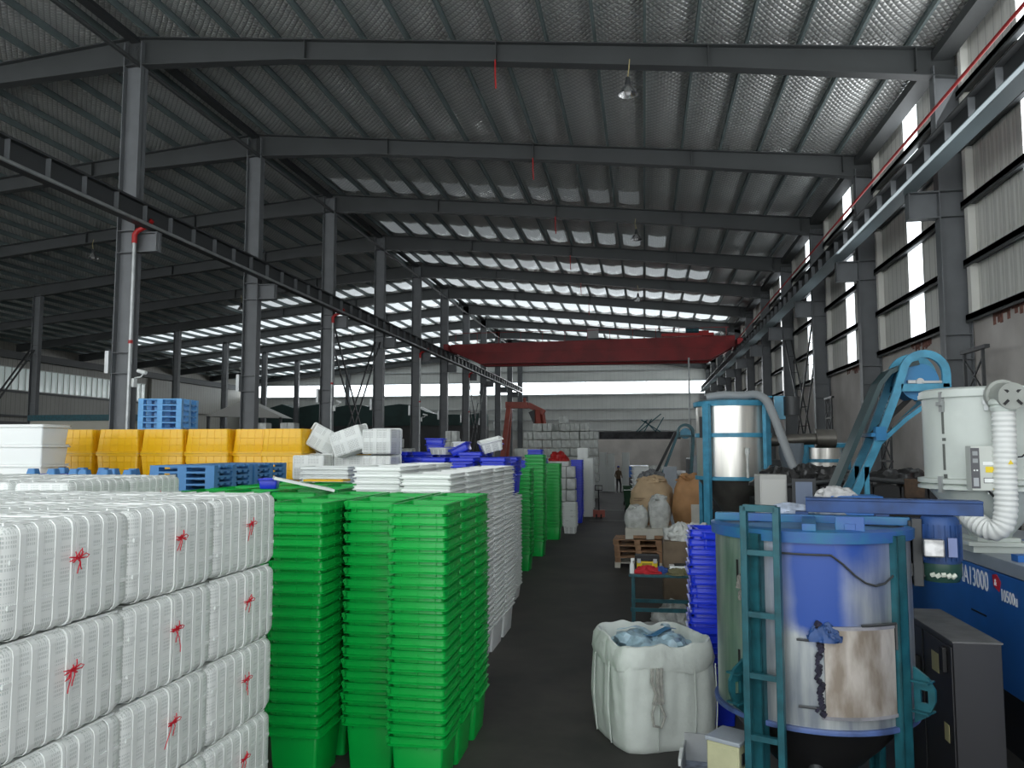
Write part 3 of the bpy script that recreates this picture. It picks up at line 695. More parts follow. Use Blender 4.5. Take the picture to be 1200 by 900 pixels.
# ---- tied pairs of perforated white crates
def half_crate_mb(W_, H_, L_, near):
    """crate lying on its side: mouth towards +Y at y=L_, bottom at y=0; W_ across X, H_ up (Z)"""
    mb = MB()
    def ring(y, s, r=.05): return [(a, y, b) for a, b, _ in rrect(W_-2*s, H_-2*s, r, 0, n=3)]
    mb.loft([ring(0, .03, .04), ring(.012, .018), ring(.05, .012), ring(L_-.02, .006), ring(L_-.02, .018), ring(.03, .028)], cap0=True, cap1=True)
    return mb
def make_bundle(W_, H_, L_, near=True, string=0):
    """two crates mouth to mouth; the thing's origin is the centre of its underside"""
    t = thing('crate_bundle', 'x', 'crates')
    for s in (-1, 1):
        mb = half_crate_mb(W_, H_, L_/2, near)
        vs = [(a, s*(b-L_/2), c+H_/2) for a, b, c in mb.v]
        q = MB(); q.add(vs, mb.f)
        o = q.build('crate', M_mesh if near else M_meshfar, t, smooth=True)
        if near:
            fr = MB()
            for y in (.10, .21, .32):        # ribs running round the crate
                ya = s*(y-L_/2)
                fr.loft([[(a, ya+dy, b+H_/2) for a, b, _ in rrect(W_-.014+e, H_-.014+e, .05, 0)] for dy, e in ((-.020, 0), (-.018, .006), (.018, .006), (.020, 0))], cap0=False, cap1=False)
            for z in (.16, .36):
                for sx in (-1, 1):
                    fr.box(sx*(W_/2-.010)-.005, sx*(W_/2-.010)+.0045, min(s*.03, s*(L_/2-.03)), max(s*.03, s*(L_/2-.03)), z*H_/.534-.010, z*H_/.534+.010)
            for xx in (-.25, -.12, .12, .25):
                fr.box(xx*W_/.6-.004, xx*W_/.6+.004, min(s*.03, s*(L_/2-.03)), max(s*.03, s*(L_/2-.03)), H_-.012, H_+.001)
            fr.build('ribs', M_white, o)
            rm = MB()
            rm.loft([[(a, s*y, b+H_/2) for a, b, _ in rrect(W_-.02+e, H_-.02+e, .05, 0)] for y, e in ((.004, -.02), (.004, .018), (.022, .018), (.024, -.01))], cap0=False, cap1=False)
            rm.build('rim', M_white, o, smooth=True)
    return t
def bow(seed):
    rd = random.Random(seed); mb = MB(); X = .012
    def j(): return rd.uniform(-.006, .006)
    for s in (-.007, .007): mb.tube([(X, -.045+j(), s+j()), (X+.004, 0, s*.5), (X, .035+j(), s+j())], .003, 5)
    for s in (-1, 1):
        L = rd.uniform(.03, .055); a = rd.uniform(-.6, 1.0)*s
        mb.tube([(X, 0, 0), (X+.012, s*L*.5, L*math.sin(a)+.01), (X+.01, s*L, L*math.sin(a)*.9), (X+.01, s*L*.7, L*math.sin(a)*.5-.008), (X+.004, 0, 0)], .0028, 5)
    L = rd.uniform(.05, .17)*(1 if seed % 3 else .5); d = rd.choice((-1, 1, .6, -.4))
    mb.tube([(X, 0, 0), (X+.01, d*L*.3, -L*.35), (X+.006, d*L*.5+j(), -L*.75), (X+.004, d*L*.6, -L)], .0028, 5)
    L = rd.uniform(.02, .05); mb.tube([(X, 0, 0), (X+.01, -d*L*.3, L*.5), (X+.006, -d*L*.4, L)], .0028, 5)
    return mb
BW, BH, BL = .60, .528, .868
bn = make_bundle(BW, BH, BL)
FX = -2.76
cnt = 0
for col in range(5):                       # away from the aisle
    xc = FX-BW/2-col*(BW+.012)
    for row in range(5):                   # along the aisle
        yc = 5.72-BL/2-row*(BL+.006)
        for lay in range(5):
            if col > 1 and lay < 3: continue   # nothing of these shows
            lb = 'tied white crate pair, %s from green stacks, %s layer from top%s' % (nth(row), nth(4-lay), ', front face' if col == 0 else ', %s file inward' % nth(col))
            o = place(bn, (xc+random.uniform(-.006, .006), yc, lay*(BH+.006)+.002), (0, 0, random.uniform(-.008, .008)), lb, 'tied white crates in the front block')
            if col == 0:
                tag(bow(cnt*7+3).build('red_string', M_string, o, loc=(BW/2+.006, random.uniform(-.03, .03), BH*.62)), label='red plastic string tied in a bow'); cnt += 1
# the hidden middle of the block carries its top layers
mb = MB()
for col in (2, 3, 4):
    for row in range(5):
        xc = FX-BW/2-col*(BW+.012); yc = 5.72-BL/2-row*(BL+.006)
        for lay in range(3):
            v = half_crate_mb(BW, BH, BL/2, False)
            for s in (-1, 1): mb.add([(a+xc, s*(b-BL/2)+yc, c+BH/2+lay*(BH+.006)+.002) for a, b, c in v.v], v.f)
tag(mb.build('crate_bundle_heap', M_white), 'white perforated crates in the unseen heart of the front block', 'crates', kind='stuff')
# second block behind, on the left
for i, (x, y, z) in enumerate([(x, y, l) for x in (-5.45, -6.07, -6.69, -7.3) for y in (6.95, 7.83) for l in range(5)]):
    z0 = z*.543+.12 if False else z*.543
    o = dup(bn, (x, y, z0), (0, 0, random.uniform(-.01, .01)), 'tied white crates in rear left block, %s file, %s row, %s layer up' % (nth(i//10), 'front' if (i//5) % 2 == 0 else 'back', nth(i % 5)), 'tied white crates in the rear left block')
    if x != -5.45:
        pass
# low-detail pairs for the far piles
bf = make_bundle(.6, .5, .8, near=False)
bf.name = 'crate_bundle'
def pile(x0, x1, y, rows, heights, dz, cell, lab, grp, rz=PI/2, back=1, z0=0, only=None):
    n = int(round((x1-x0)/cell)); rd = random.Random(int(y*10+x0))
    for bk in range(back):
        for i in range(n):
            h = heights[i % len(heights)]-bk*0
            for j in range(h):
                if only and j < only: continue
                place(bf, (x0+cell*(i+.5)+rd.uniform(-.04, .04), y+bk*.9+rd.uniform(-.05, .05), z0+j*dz), (0, 0, rz+rd.uniform(-.06, .06)),
                      '%s, %s column, %s layer up' % (lab, nth(i), nth(j)), grp, (1, cell/.82, dz/.51))
pile(-8.3, -2.7, 48, 0, [5, 6, 8, 9, 9, 8, 9, 9, 9, 8], .5, .56, 'boxes of the great pile under the crane', 'white boxes in the great pile')
pile(-7.4, -3.4, 49.1, 0, [8, 9, 9, 9, 10, 9, 9], .5, .56, 'boxes in the rear of the great pile', 'white boxes in the rear of the great pile', only=5)
tag(MB().box(-7.4, -3.45, 48.75, 49.5, 0, 2.5).build('box_heap', M_meshfar), 'unseen lower boxes in the rear of the great pile', 'boxes', kind='stuff')
pile(-7.2, -3.4, 41.5, 0, [5, 6, 6, 5, 5, 4], .5, .62, 'boxes of the step before the great pile', 'white boxes on the lower step')
pile(-4.05, -2.6, 31.3, 0, [5, 5], .46, .7, 'white boxes behind the farthest green tower', 'white boxes beside the aisle')
pile(-13.7, -9.6, 40.0, 0, [7, 8, 6, 5, 4, 0], .5, .62, 'white boxes by the middle columns', 'white boxes by the middle columns', z0=0)
pile(-10.2, -8.4, 38.0, 0, [6, 7, 5], .55, .6, 'white boxes between two middle columns', 'white boxes between the columns')
pile(-17.6, -13.4, 34, 0, [8, 7, 8, 7, 6, 7], .52, .68, 'white boxes behind the yellow crate row', 'white boxes behind the yellow crates')
pile(-12.9, -10.9, 30, 0, [5, 6, 5], .55, .66, 'white boxes behind the tilted perforated crates', 'white boxes behind the tilted crates')
# wide white stacks at the far end of the aisle
for i, (x, y, n) in enumerate(((-2.86, 56, 30), (-1.3, 56.5, 30), (-2.3, 55.9, 29))):
    stack(wt, x, y, n, .0775, 'the %s white tower at the far aisle end' % nth(i), 'white nested crate', 'white nested towers at the aisle end', keep=12, z0=0)
    stack_h = [(x, y, n-12, 0)]
    rest('nesting_crate_heap', M_white, stack_h, .6, .86, .45, .0775, 'lower white crates of the %s far aisle tower' % nth(i))
rest('nesting_crate_heap', M_blue, [(-3.75, 29.0, 11, 0), (-3.5, 23.8, 11, 0)], .5, .6, .42, .1, 'lower blue crates hidden behind the green towers')
rest('nesting_crate_heap', M_white, [(-2.75, 36.4, 18, 0)], .52, .7, .45, .0775, 'lower white crates hidden behind the painted floor line tower')

# ---- yellow crates stood mouth to mouth in seven columns
def make_yellow():
    W_, D_, H_ = .94, .66, .47
    t = thing('yellow_crate', 'x', 'crate')
    b = MB(); tp = .05
    b.loft([rrect(W_-2*tp, D_-2*tp, .04, H_), rrect(W_-.03, D_-.03, .04, .03), rrect(W_-.05, D_-.05, .04, .005), rrect(W_-2*tp-.02, D_-2*tp-.02, .04, H_-.02)])
    b.build('body', M_yellow, t, smooth=True)
    q = MB()
    for u in (-.32, -.16, 0, .16, .32): q.beam((u, -D_/2+.012, .03), (u*.93, -D_/2+tp-.002, H_), .006, .008).beam((u, D_/2-.012, .03), (u*.93, D_/2-tp+.002, H_), .006, .008)
    for v in (-.2, 0, .2): q.beam((W_/2-.012, v, .03), (W_/2-tp+.002, v, H_), .008, .006)
    for h in (.16, .3):
        s = tp*(h/H_); q.loft([rrect(W_-.022-2*s*.8, D_-.022-2*s*.8, .04, h-.004), rrect(W_-.012-2*s*.8, D_-.012-2*s*.8, .04, h), rrect(W_-.022-2*s*.8, D_-.022-2*s*.8, .04, h+.004)], cap0=False, cap1=False)
    q.build('ribs', M_yellow, t)
    q = MB(); q.loft([rrect(W_-.04, D_-.04, .04, 0), rrect(W_, D_, .04, .0), rrect(W_, D_, .04, .035), rrect(W_-.03, D_-.03, .04, .04)], cap0=False, cap1=False); q.build('rim', M_yellow, t, smooth=True)
    return t
yc = make_yellow(); YX = [(-11.12, 14.35), (-10.13, 14.35), (-9.18, 14.35), (-8.25, 14.35), (-7.35, 14.5), (-6.72, 14.35)]
for c_, (x, y) in enumerate(YX):
    for i in range(7):
        inv = (i % 2 == 0)
        z = i*.482
        place(yc, (x, y, z) if inv else (x, y, z+.475), (0, 0, 0) if inv else (PI, 0, 0), fromtop(6-i, 'yellow crate', 'the %s yellow column from the left' % ('first' if c_ == 0 else nth(c_))), 'yellow crates in the long row', (.98 if c_ != 5 else .9, 1, 1))
for c_, (x, y) in enumerate(((-10.1, 15.1), (-9.15, 15.1), (-8.2, 15.1), (-11.1, 15.1))):
    place(yc, (x, y, 2.9), (0, 0, 0), 'yellow crate in the second row, %s from the left, only its top showing' % ('fourth', 'first', 'second', 'third')[(c_+1) % 4], 'yellow crates in the second row')
    mbx = MB()
    for i in range(6): mbx.loft([rrect(.86, .6, .04, i*.482+.01), rrect(.9, .64, .04, i*.482+.47)])
    tag(mbx.build('yellow_crate_heap', M_yellow, loc=(x, y, 0)), 'hidden yellow crates carrying the second row', 'crates', kind='stuff')
# gold crate glimpsed between the perforated ones
place(yc, (-5.45, 14.9, 2.41), (0, 0, 0), 'yellow crate glimpsed between the perforated white crates', None, (.6, 1, 1))

# ---- pallets
def make_pallet(name, W_, D_, H_, mtl, slats=7, lab='x', posts=False):
    t = thing(name, lab, 'pallet')
    b = MB()
    for i in range(slats):
        yy = -D_/2+(D_-.1)*i/(slats-1); b.box(-W_/2, W_/2, yy, yy+.1, H_-.028, H_)
    b.build('deck', mtl, t)
    s = MB()
    for xx in (-W_/2, -.07, W_/2-.14):
        s.box(xx, xx+.14, -D_/2, D_/2, 0, .022)
    s.build('skids', mtl, t)
    for xx in (-W_/2, -.07, W_/2-.14):
        for yy in (-D_/2, -.07, D_/2-.14): s2 = MB().box(xx, xx+.14, yy, yy+.14, .022, H_-.028); s2.build('block', mtl, t)
    return t
pb = make_pallet('plastic_pallet', 1.0, 1.12, .086, M_pallet)
for c_, y in enumerate((11.0, 12.18)):
    for i in range(32):
        if c_ == 1 and i < 14: continue
        place(pb, (-6.5, y, i*.086), (0, 0, 0), fromtop(31-i, 'blue pallet', 'the %s blue stack before the yellow row' % ('near', 'far')[c_]), 'blue pallets before the yellow row')
tag(MB().box(-6.98, -6.02, 11.65, 12.7, 0, 1.2).build('pallet_heap', M_pallet), 'lowest blue pallets hidden under the far pallet stack', 'pallets', kind='stuff')
pt = make_pallet('teal_pallet', 1.1, 1.0, .13, M_teal)
for i in range(19): place(pt, (-7.75, 11.0, i*.133), (0, 0, 0), fromtop(18-i, 'teal pallet', 'the dark teal stack left of the blue pallets'), 'dark teal pallets')
# upturned pallet with stubby feet on the teal stack and beyond
def make_feet():
    t = thing('upturned_pallet', 'x', 'pallet')
    MB().box(-.55, .55, -.45, .45, 0, .035).build('deck', M_pallet, t)
    for x in (-.45, -.1, .28):
        for y in (-.35, .3):
            m_ = MB().loft([rrect(.17, .15, .02, .035), rrect(.12, .11, .02, .15)]); o = m_.build('foot', M_pallet, t, loc=(x, y, 0))
    return t
pf = make_feet()
for i, (x, y, z) in enumerate(((-7.75, 11.0, 2.53), (-8.95, 11.4, 2.53))):
    place(pf, (x, y, z), (0, 0, 0), 'blue-grey pallet lying feet up %s' % ('on the dark teal stack', 'left of the dark teal stack')[i], 'upturned pallets')
for i in range(19): place(pt, (-8.95, 11.4, i*.133), (0, 0, 0), fromtop(18-i, 'teal pallet', 'the second dark teal stack, further left'), 'dark teal pallets')
# sky blue pallets, deep stack behind the yellow row
ps = make_pallet('sky_blue_pallet', 1.15, 1.0, .15, M_lpallet, slats=5)
for i in range(28): place(ps, (-12.45, 19.3, i*.153), (0, 0, .12), fromtop(27-i, 'sky blue pallet', 'the tall stack behind the yellow crates'), 'sky blue pallets behind the yellow crates')
# white plain crates, far left
wl = make_tub(.95, .7, .36, M_white, name='large_white_box', lip=.05)
for i in range(10): place(wl, (-10.5, 12.3, i*.338), (0, 0, 0), fromtop(9-i, 'large white box', 'the stack left of the yellow crates'), 'large white boxes at the left edge')
for i in range(10): place(wl, (-11.5, 12.4, i*.338), (0, 0, 0), fromtop(9-i, 'large white box', 'the leftmost stack at the picture edge'), 'large white boxes at the left edge')
place(bc, (-9.4, 11.6, 2.38), (0, 0, 0), 'blue crate showing between the white boxes and the yellow crates', None, (.7, .8, .5))
tag(MB().box(-9.6, -9.2, 11.4, 11.8, 0, 2.38).build('steel_post', M_steel), 'grey box post under the small blue crate', 'post')
# large perforated crates standing on their sides
mat_side = perforated('grid_bottom_plastic', (.80, .83, .80), (.36, .38, .37), pu=.024, pv=.024, panel_u=.3, panel_v=.3, fu=.5, fv=.5)
_n = mat_side.node_tree
def make_perf():
    t = thing('perforated_crate', 'x', 'crate')
    W_, H_, L_ = .64, .48, .40
    def ring(y, s, r=.04): return [(a, y, b+H_/2) for a, b, _ in rrect(W_-2*s, H_-2*s, r, 0)]
    MB().loft([ring(0, .025), ring(.012, .012), ring(L_-.02, 0), ring(L_-.02, .012), ring(.02, .025)]).build('body', mat_side, t, smooth=True)
    MB().loft([ring(L_-.03, .0), ring(L_-.03, -.014), ring(L_, -.014), ring(L_, .012)], cap0=False, cap1=False).build('rim', M_white, t, smooth=True)
    q = MB()
    for x in (-.28, -.14, 0, .14, .28): q.box(x-.006, x+.006, -.006, .012, .03, H_-.03)
    for z in (.06, .24, .42): q.box(-W_/2+.03, W_/2-.03, -.006, .012, z-.006, z+.006)
    q.build('ribs', M_white, t)
    return t
pc = make_perf()
PC = [(-6.17, 14.0, 2.40, 0, 0, 'large white perforated crate beside the end of the yellow row'), (-6.17, 14.0, 1.90, 0, 0, 'white perforated crate underneath the one beside the yellow row'),
      (-5.35, 14.0, 2.90, 0, -.32, 'white perforated crate tilted against the pile beside the yellow crates'),
      (-4.85, 14.0, 2.88, 0, 0, 'white perforated crate with a central solid panel, on top of the pile'), (-4.85, 14.0, 2.39, 0, 0, 'white perforated crate directly below the top one'),
      (-4.85, 14.0, 1.90, 0, 0, 'white perforated crate third down in the pile by the blue field'), (-5.5, 14.35, 2.39, 0, 0, 'white perforated crate set back in the middle of the pile'),
      (-6.1, 14.35, 2.92, .5, .5, 'white perforated crate slumped against the last yellow column')]
for i, (x, y, z, rz, ry, lb) in enumerate(PC):
    place(pc, (x, y, z), (0, ry, rz), lb, 'perforated crates in the middle pile', (1, 1, 1) if i not in (3, 4, 5) else (.9, 1.5, 1))
tag(MB().box(-6.45, -4.5, 14.05, 14.6, 0, 1.9).build('crate_heap', M_meshfar), 'perforated white crates hidden at the foot of the middle pile', 'crates', kind='stuff')
# bits lying on the green tops
place(bc, (-4.6, 9.3, 2.5), (0, 0, .3), 'dark blue crate corner lying on the inner green stacks', None, (.5, .5, .3))
o = MB().box(-.35, .35, -.2, .2, 0, .03).build('white_tray', M_white, loc=(-4.0, 8.95, 2.56)); o.rotation_euler = (0, .22, .5); tag(o, 'white tray lid lying askew on the green crates', 'tray')
o = MB().box(-.3, .3, -.15, .15, 0, .03).build('flat_tray', M_yellow, loc=(-4.55, 11.0, 2.52)); tag(o, 'flat yellow lid lying on the inner green stacks', 'lid')
o = MB(); crumple(o, 0, 0, 0, .42, .35, .34, .3, 12, 4); o = o.build('red_sheet', M_red, smooth=True, loc=(-3.55, 33.4, 2.45)); tag(o, 'red plastic sheet bunched on top of the far white boxes', 'sheet')
tag(MB().box(-4.3, -3.1, 33.0, 33.9, 0, 2.45).build('box_heap', M_meshfar, bevel=.02), 'pale boxes carrying the red sheet', 'boxes', kind='stuff')

# ================================================================ right side
# ---- bulk bag
BX, BY = .05, 8.72
def bulk_bag():
    t = thing('bulk_bag', 'white woven bulk bag filled with pale blue film, on the aisle floor', 'bag', (BX, BY, 0), .42)
    mb = MB(); rings = []; M2 = 120
    for i in range(25):
        z = i/24*.92; bulge = 1+.05*math.sin(PI*min(1, z/.95))
        ring = []
        for x, y, zz in soft_ring(1.06*bulge, 1.0*bulge, z, M2, .2):
            a = math.atan2(y, x); v = Vector((x*2.2, y*2.2, z*1.1+3))
            w_ = 1+.03*noise.noise(v*1.3)-.045*abs(noise.noise(Vector((x*5, y*5, z*1.2))))+.012*math.sin(18*a)*math.sin(PI*z)
            if i == 0: w_ *= .95
            ring.append((x*w_, y*w_, zz))
        rings.append(ring)
    mb.loft(rings, cap1=False); mb.build('body', M_bag, t, smooth=True)
    # turned-down mouth
    mb = MB(); prof = [(1.03, .80), (1.08, .80), (1.10, .86), (1.08, .93), (1.05, 1.0), (1.01, 1.045), (.97, 1.05), (.93, 1.0), (.90, .9)]; rings = []
    for i, (s, z) in enumerate(prof):
        ring = []
        for x, y, _ in soft_ring(1.02*s, .97*s, 0, M2, .22):
            v = Vector((x*3, y*3, z*2)); dz = .06*noise.noise(v*.7+Vector((5, 0, 0)))+.03*noise.noise(v*2.4)
            q = 1+.05*noise.noise(v*1.6+Vector((0, 7, 0)))-.04*abs(noise.noise(v*3.1)); ring.append((x*q, y*q, z+dz))
        rings.append(ring)
    mb.loft(rings, cap0=False, cap1=False).build('rolled_mouth', M_bag, t, smooth=True)
    # seams
    q = MB()
    for x in (-.18, .22, .45): q.tube([(x, -.515, .04), (x+.01, -.54, .4), (x, -.53, .84)], .006, 5)
    for y in (-.2, .2): q.tube([(-.545, y, .04), (-.575, y+.01, .4), (-.56, y, .84)], .006, 5)
    q.build('seam', M_bag, t)
    # lifting loops
    q = MB()
    for dx in (-.03, .03, .07): q.tube([(-.22+dx, -.56, .84), (-.24+dx, -.585, .72), (-.20+dx*.6, -.57, .60), (-.22+dx, -.575, .5)], .018, 6)
    q.tube([(-.21, -.575, .55), (-.27, -.585, .42), (-.25, -.58, .30), (-.17, -.58, .28), (-.13, -.58, .38), (-.18, -.585, .5)], .014, 6)
    q.build('lifting_loop', mat('grimy_webbing', (.42, .42, .38), .8, vary=.3, scale=20), t, smooth=True, label='grimy webbing lifting loop')
    f = MB(); crumple(f, 0, 0, .88, .46, .43, .17, .35, 16, 3); f.build('film', M_film, t, smooth=True, label='crumpled pale blue film')
    for i, (x, y, a) in enumerate(((.05, -.1, .3), (.2, .05, 1.3), (-.15, .1, 2.2))):
        g_ = MB(); pts = [(x+math.cos(a)*s, y+math.sin(a)*s, 1.08+.03*math.sin(s*14+i)) for s in (-.2, -.1, 0, .1, .2)]
        for p, q_ in zip(pts, pts[1:]): g_.beam(p, q_, .07, .006)
        g_.build('film_strip', M_film if i else M_film2, t)
    return t
bulk_bag()

# ---- big pigment mixer tank
TX, TY, TR = 1.315, 6.85, .74
t = thing('mixing_tank', 'large steel mixing tank dusted with blue pigment, on teal legs', 'tank', (TX, TY, 0), math.atan2(TX, TY)*-1)
Zb, Zt = 1.0, 2.36
sk = MB().lathe([(TR, 0), (TR, Zt-Zb), (TR-.01, Zt-Zb), (TR-.01, 0)], n=64)
o = sk.build('shell', M_tank, t, smooth=True, loc=(0, 0, Zb))
o2 = MB().lathe([(TR+.001, Zb-.03), (TR+.03, Zb-.03), (TR+.033, Zb-.01), (TR+.028, Zb+.005), (TR, Zb+.005)], n=64).build('bottom_flange', mat('blue_dusted_flange', (.07, .12, .30), .5, vary=.5, scale=7), t, smooth=True)
MB().lathe([(TR-.02, Zb-.02), (.5, .72), (.2, .42), (.13, .40), (.13, .22), (.0, .22)], n=48).build('cone', mat('black_cone', (.012, .012, .013), .35), t, smooth=True, label='black conical outlet')
MB().tube([(0, -.35, .75), (0, -.42, .35)], .05, 12).build('discharge_pipe', M_dark, t, smooth=True)
M_rim = mat('blue_teal_rim', (.02, .15, .27), .42, col2=(.03, .10, .32), scale=4)
MB().lathe([(TR-.01, Zt-.05), (TR+.03, Zt-.05), (TR+.035, Zt+.03), (TR-.03, Zt+.045), (TR-.04, Zt)], n=64).build('top_rim', M_rim, t, smooth=True)
MB().lathe([(TR-.02, Zt+.01), (.3, Zt+.035), (0, Zt+.04)], n=64).build('lid', mat('lid_blue', (.09, .20, .36), .45, vary=.35, scale=4), t, smooth=True)
q = MB().box(-TR, TR, -.05, .05, Zt+.035, Zt+.10).box(-.05, .05, -TR, TR, Zt+.035, Zt+.09); q.build('lid_crossbar', M_rim, t, bevel=.006)
q = MB().box(.18, .38, -.64, -.60, Zt-.02, Zt+.14).box(.24, .32, -.645, -.60, Zt+.03, Zt+.09); q.build('sight_box', M_rim, t, bevel=.006)
MB().box(-.02, 1.25, -.02, .16, Zt+.12, Zt+.22).box(-.02, 1.25, -.03, .17, Zt+.215, Zt+.235).build('motor_beam', M_navy, t, bevel=.005, label='dusty blue channel beam')
MB().box(-.1, .0, 0, .14, Zt+.05, Zt+.12).box(.5, .6, 0, .14, Zt+.05, Zt+.12).build('beam_bracket', M_navy, t)
# legs: four teal channels
for ang, nm in ((-30, 'ladder side'), (52, 'motor side'), (140, 'rear'), (220, 'rear')):
    a = math.radians(ang); px, py = math.sin(a)*(TR+.05), -math.cos(a)*(TR+.05)
    q = MB(); M = Matrix.Translation((px, py, 0)) @ Matrix.Rotation(a, 4, 'Z')
    q.box(-.055, .055, -.01, .01, .0, Zt, M=M).box(-.055, -.04, -.01, .07, 0, Zt, M=M).box(.04, .055, -.01, .07, 0, Zt, M=M).box(-.1, .1, -.05, .11, 0, .015, M=M)
    q.build('leg', M_tealp, t, bevel=.003)
# lifting lugs
for ang, zz in ((59, 1.22), (-38, 1.22)):
    a = math.radians(ang); q = MB(); M = Matrix.Translation((math.sin(a)*(TR+.06), -math.cos(a)*(TR+.06), zz)) @ Matrix.Rotation(a-PI/2, 4, 'Z')
    pl = [(0, -.2), (.10, -.13), (.15, -.02), (.15, .06), (.10, .14), (0, .2)]
    hole = [(.05, -.045), (.10, -.045), (.10, .045), (.05, .045)]
    def qd(*p): q.loft([[M @ Vector((x_, -.012, z_)) for x_, z_ in p], [M @ Vector((x_, .012, z_)) for x_, z_ in p]])
    qd((0, -.2), (.10, -.13), (.10, -.045), (0, -.045)); qd((0, .045), (.10, .045), (.10, .14), (0, .2)); qd((.10, -.13), (.15, -.02), (.15, .06), (.10, .14)); qd((0, -.05), (.045, -.05), (.045, .05), (0, .05))
    q.box(0, .12, -.06, .06, .10, .112, M=M).box(0, .12, -.06, .06, -.112, -.1, M=M); q.build('lifting_lug', M_tealp, t)
# ladder: two rails and five rungs
a0 = math.radians(-30); M = Matrix.Translation((math.sin(a0)*(TR+.13), -math.cos(a0)*(TR+.13), 0)) @ Matrix.Rotation(a0*.45, 4, 'Z')
lad = MB()
for x in (-.02, .22): lad.box(x-.024, x+.024, -.03, .03, .02, 2.57, M=M)
lad.box(-.02, .22, -.03, .03, 2.53, 2.58, M=M)
o = lad.build('ladder', M_tealp, t, bevel=.004)
for z in (.45, .9, 1.34, 1.78, 2.23):
    MB().box(0, .2, -.022, .022, z-.02, z+.02, M=M).build('rung', M_tealp, o)
# hatch door, curved plate with frame, hinges and latch
def patch(a, b, z0, z1, r, th, n=18):
    q = MB(); rows = []
    vs = []
    for i in range(n+1):
        g_ = math.radians(a+(b-a)*i/n)
        for rr in (r, r+th):
            for z in (z0, z1): vs.append((rr*math.sin(g_), -rr*math.cos(g_), z))
    fs = []
    for i in range(n):
        o_ = i*4; p_ = o_+4
        fs += [(o_, p_, p_+1, o_+1), (o_+2, o_+3, p_+3, p_+2), (o_, o_+2, p_+2, p_), (o_+1, p_+1, p_+3, o_+3)]
    fs += [(0, 1, 3, 2), (n*4, n*4+2, n*4+3, n*4+1)]
    q.add(vs, fs); return q
dr = patch(6, 47, 1.10, 1.70, TR+.006, .018).build('hatch_door', M_door, t, smooth=True, label='scraped bare steel hatch door')
fr = patch(4, 50, 1.70, 1.725, TR+.004, .022); v2 = patch(4, 50, 1.075, 1.10, TR+.004, .02); fr.add(v2.v, v2.f); v2 = patch(48, 50.5, 1.08, 1.72, TR+.004, .025); fr.add(v2.v, v2.f)
fr.build('door_frame', mat('stained_frame', (.33, .33, .36), .45, .3, vary=.4, scale=9), t)
tar = MB(); rd = random.Random(2)
for i in range(26):
    g_ = math.radians(2.5+rd.uniform(-1.6, 1.8)); z = 1.12+i*.025; rr = TR+.016
    tar.tube([(rr*math.sin(g_), -rr*math.cos(g_), z-.02), ((rr+.006)*math.sin(g_+.02), -(rr+.006)*math.cos(g_+.02), z+.01)], rd.uniform(.012, .026), 6)
tar.build('sealant', mat('tarry_sealant', (.03, .028, .05), .5, vary=.5, scale=20), t, smooth=True, label='black crusted sealant down the hinge side')
rg = MB(); crumple(rg, (TR+.02)*math.sin(.1), -(TR+.02)*math.cos(.1), 1.62, .11, .05, .1, .35, 10, 6); rg.build('blue_rag', M_navy, t, smooth=True)
for z in (1.15, 1.62):
    h = MB(); h.tube([((TR+.02)*math.sin(g_), -(TR+.02)*math.cos(g_), z) for g_ in (-.14, -.06, .02, .08)], .009, 6); h.build('hinge', M_dark, t)
h = MB(); h.tube([((TR+.03)*math.sin(g_), -(TR+.03)*math.cos(g_), 1.735) for g_ in (.45, .55, .65, .75, .84)], .01, 6); h.tube([((TR+.03)*math.sin(.84), -(TR+.03)*math.cos(.84), 1.735), ((TR+.03)*math.sin(.84), -(TR+.03)*math.cos(.84), 1.55)], .012, 6).build('door_latch', M_dark, t)
# plate, small vents on the left
q = patch(-57, -50, 1.12, 1.19, TR+.002, .004, 4); q.build('rating_plate', mat('dark_green_plate', (.03, .10, .06), .5), t)
q = patch(-46, -44.5, 1.95, 2.14, TR+.002, .005, 3); w2 = patch(-46, -44.5, 1.32, 1.46, TR+.002, .005, 3); q.add(w2.v, w2.f); q.build('vent_slot', M_black, t)
q = MB(); crumple(q, (TR+.01)*math.sin(math.radians(-42)), -(TR+.01)*math.cos(math.radians(-42)), 1.93, .03, .03, .09, .4, 8, 9); crumple(q, (TR+.01)*math.sin(math.radians(-42)), -(TR+.01)*math.cos(math.radians(-42)), 1.84, .025, .02, .06, .4, 8, 19)
q.build('cobweb_lint', mat('grey_lint', (.2, .2, .18), .9), t)
# cable across the front
cb = MB(); pts = []
for i in range(15):
    u = i/14; g_ = math.radians(-26+u*86); z = 2.23-.0*u-.22*math.sin(PI*max(0, (u-.45)/.55))*(u > .45); rr = TR+.02
    pts.append((rr*math.sin(g_), -rr*math.cos(g_), z))
cb.tube(pts, .008, 6).build('cable', M_dark, t, smooth=True)
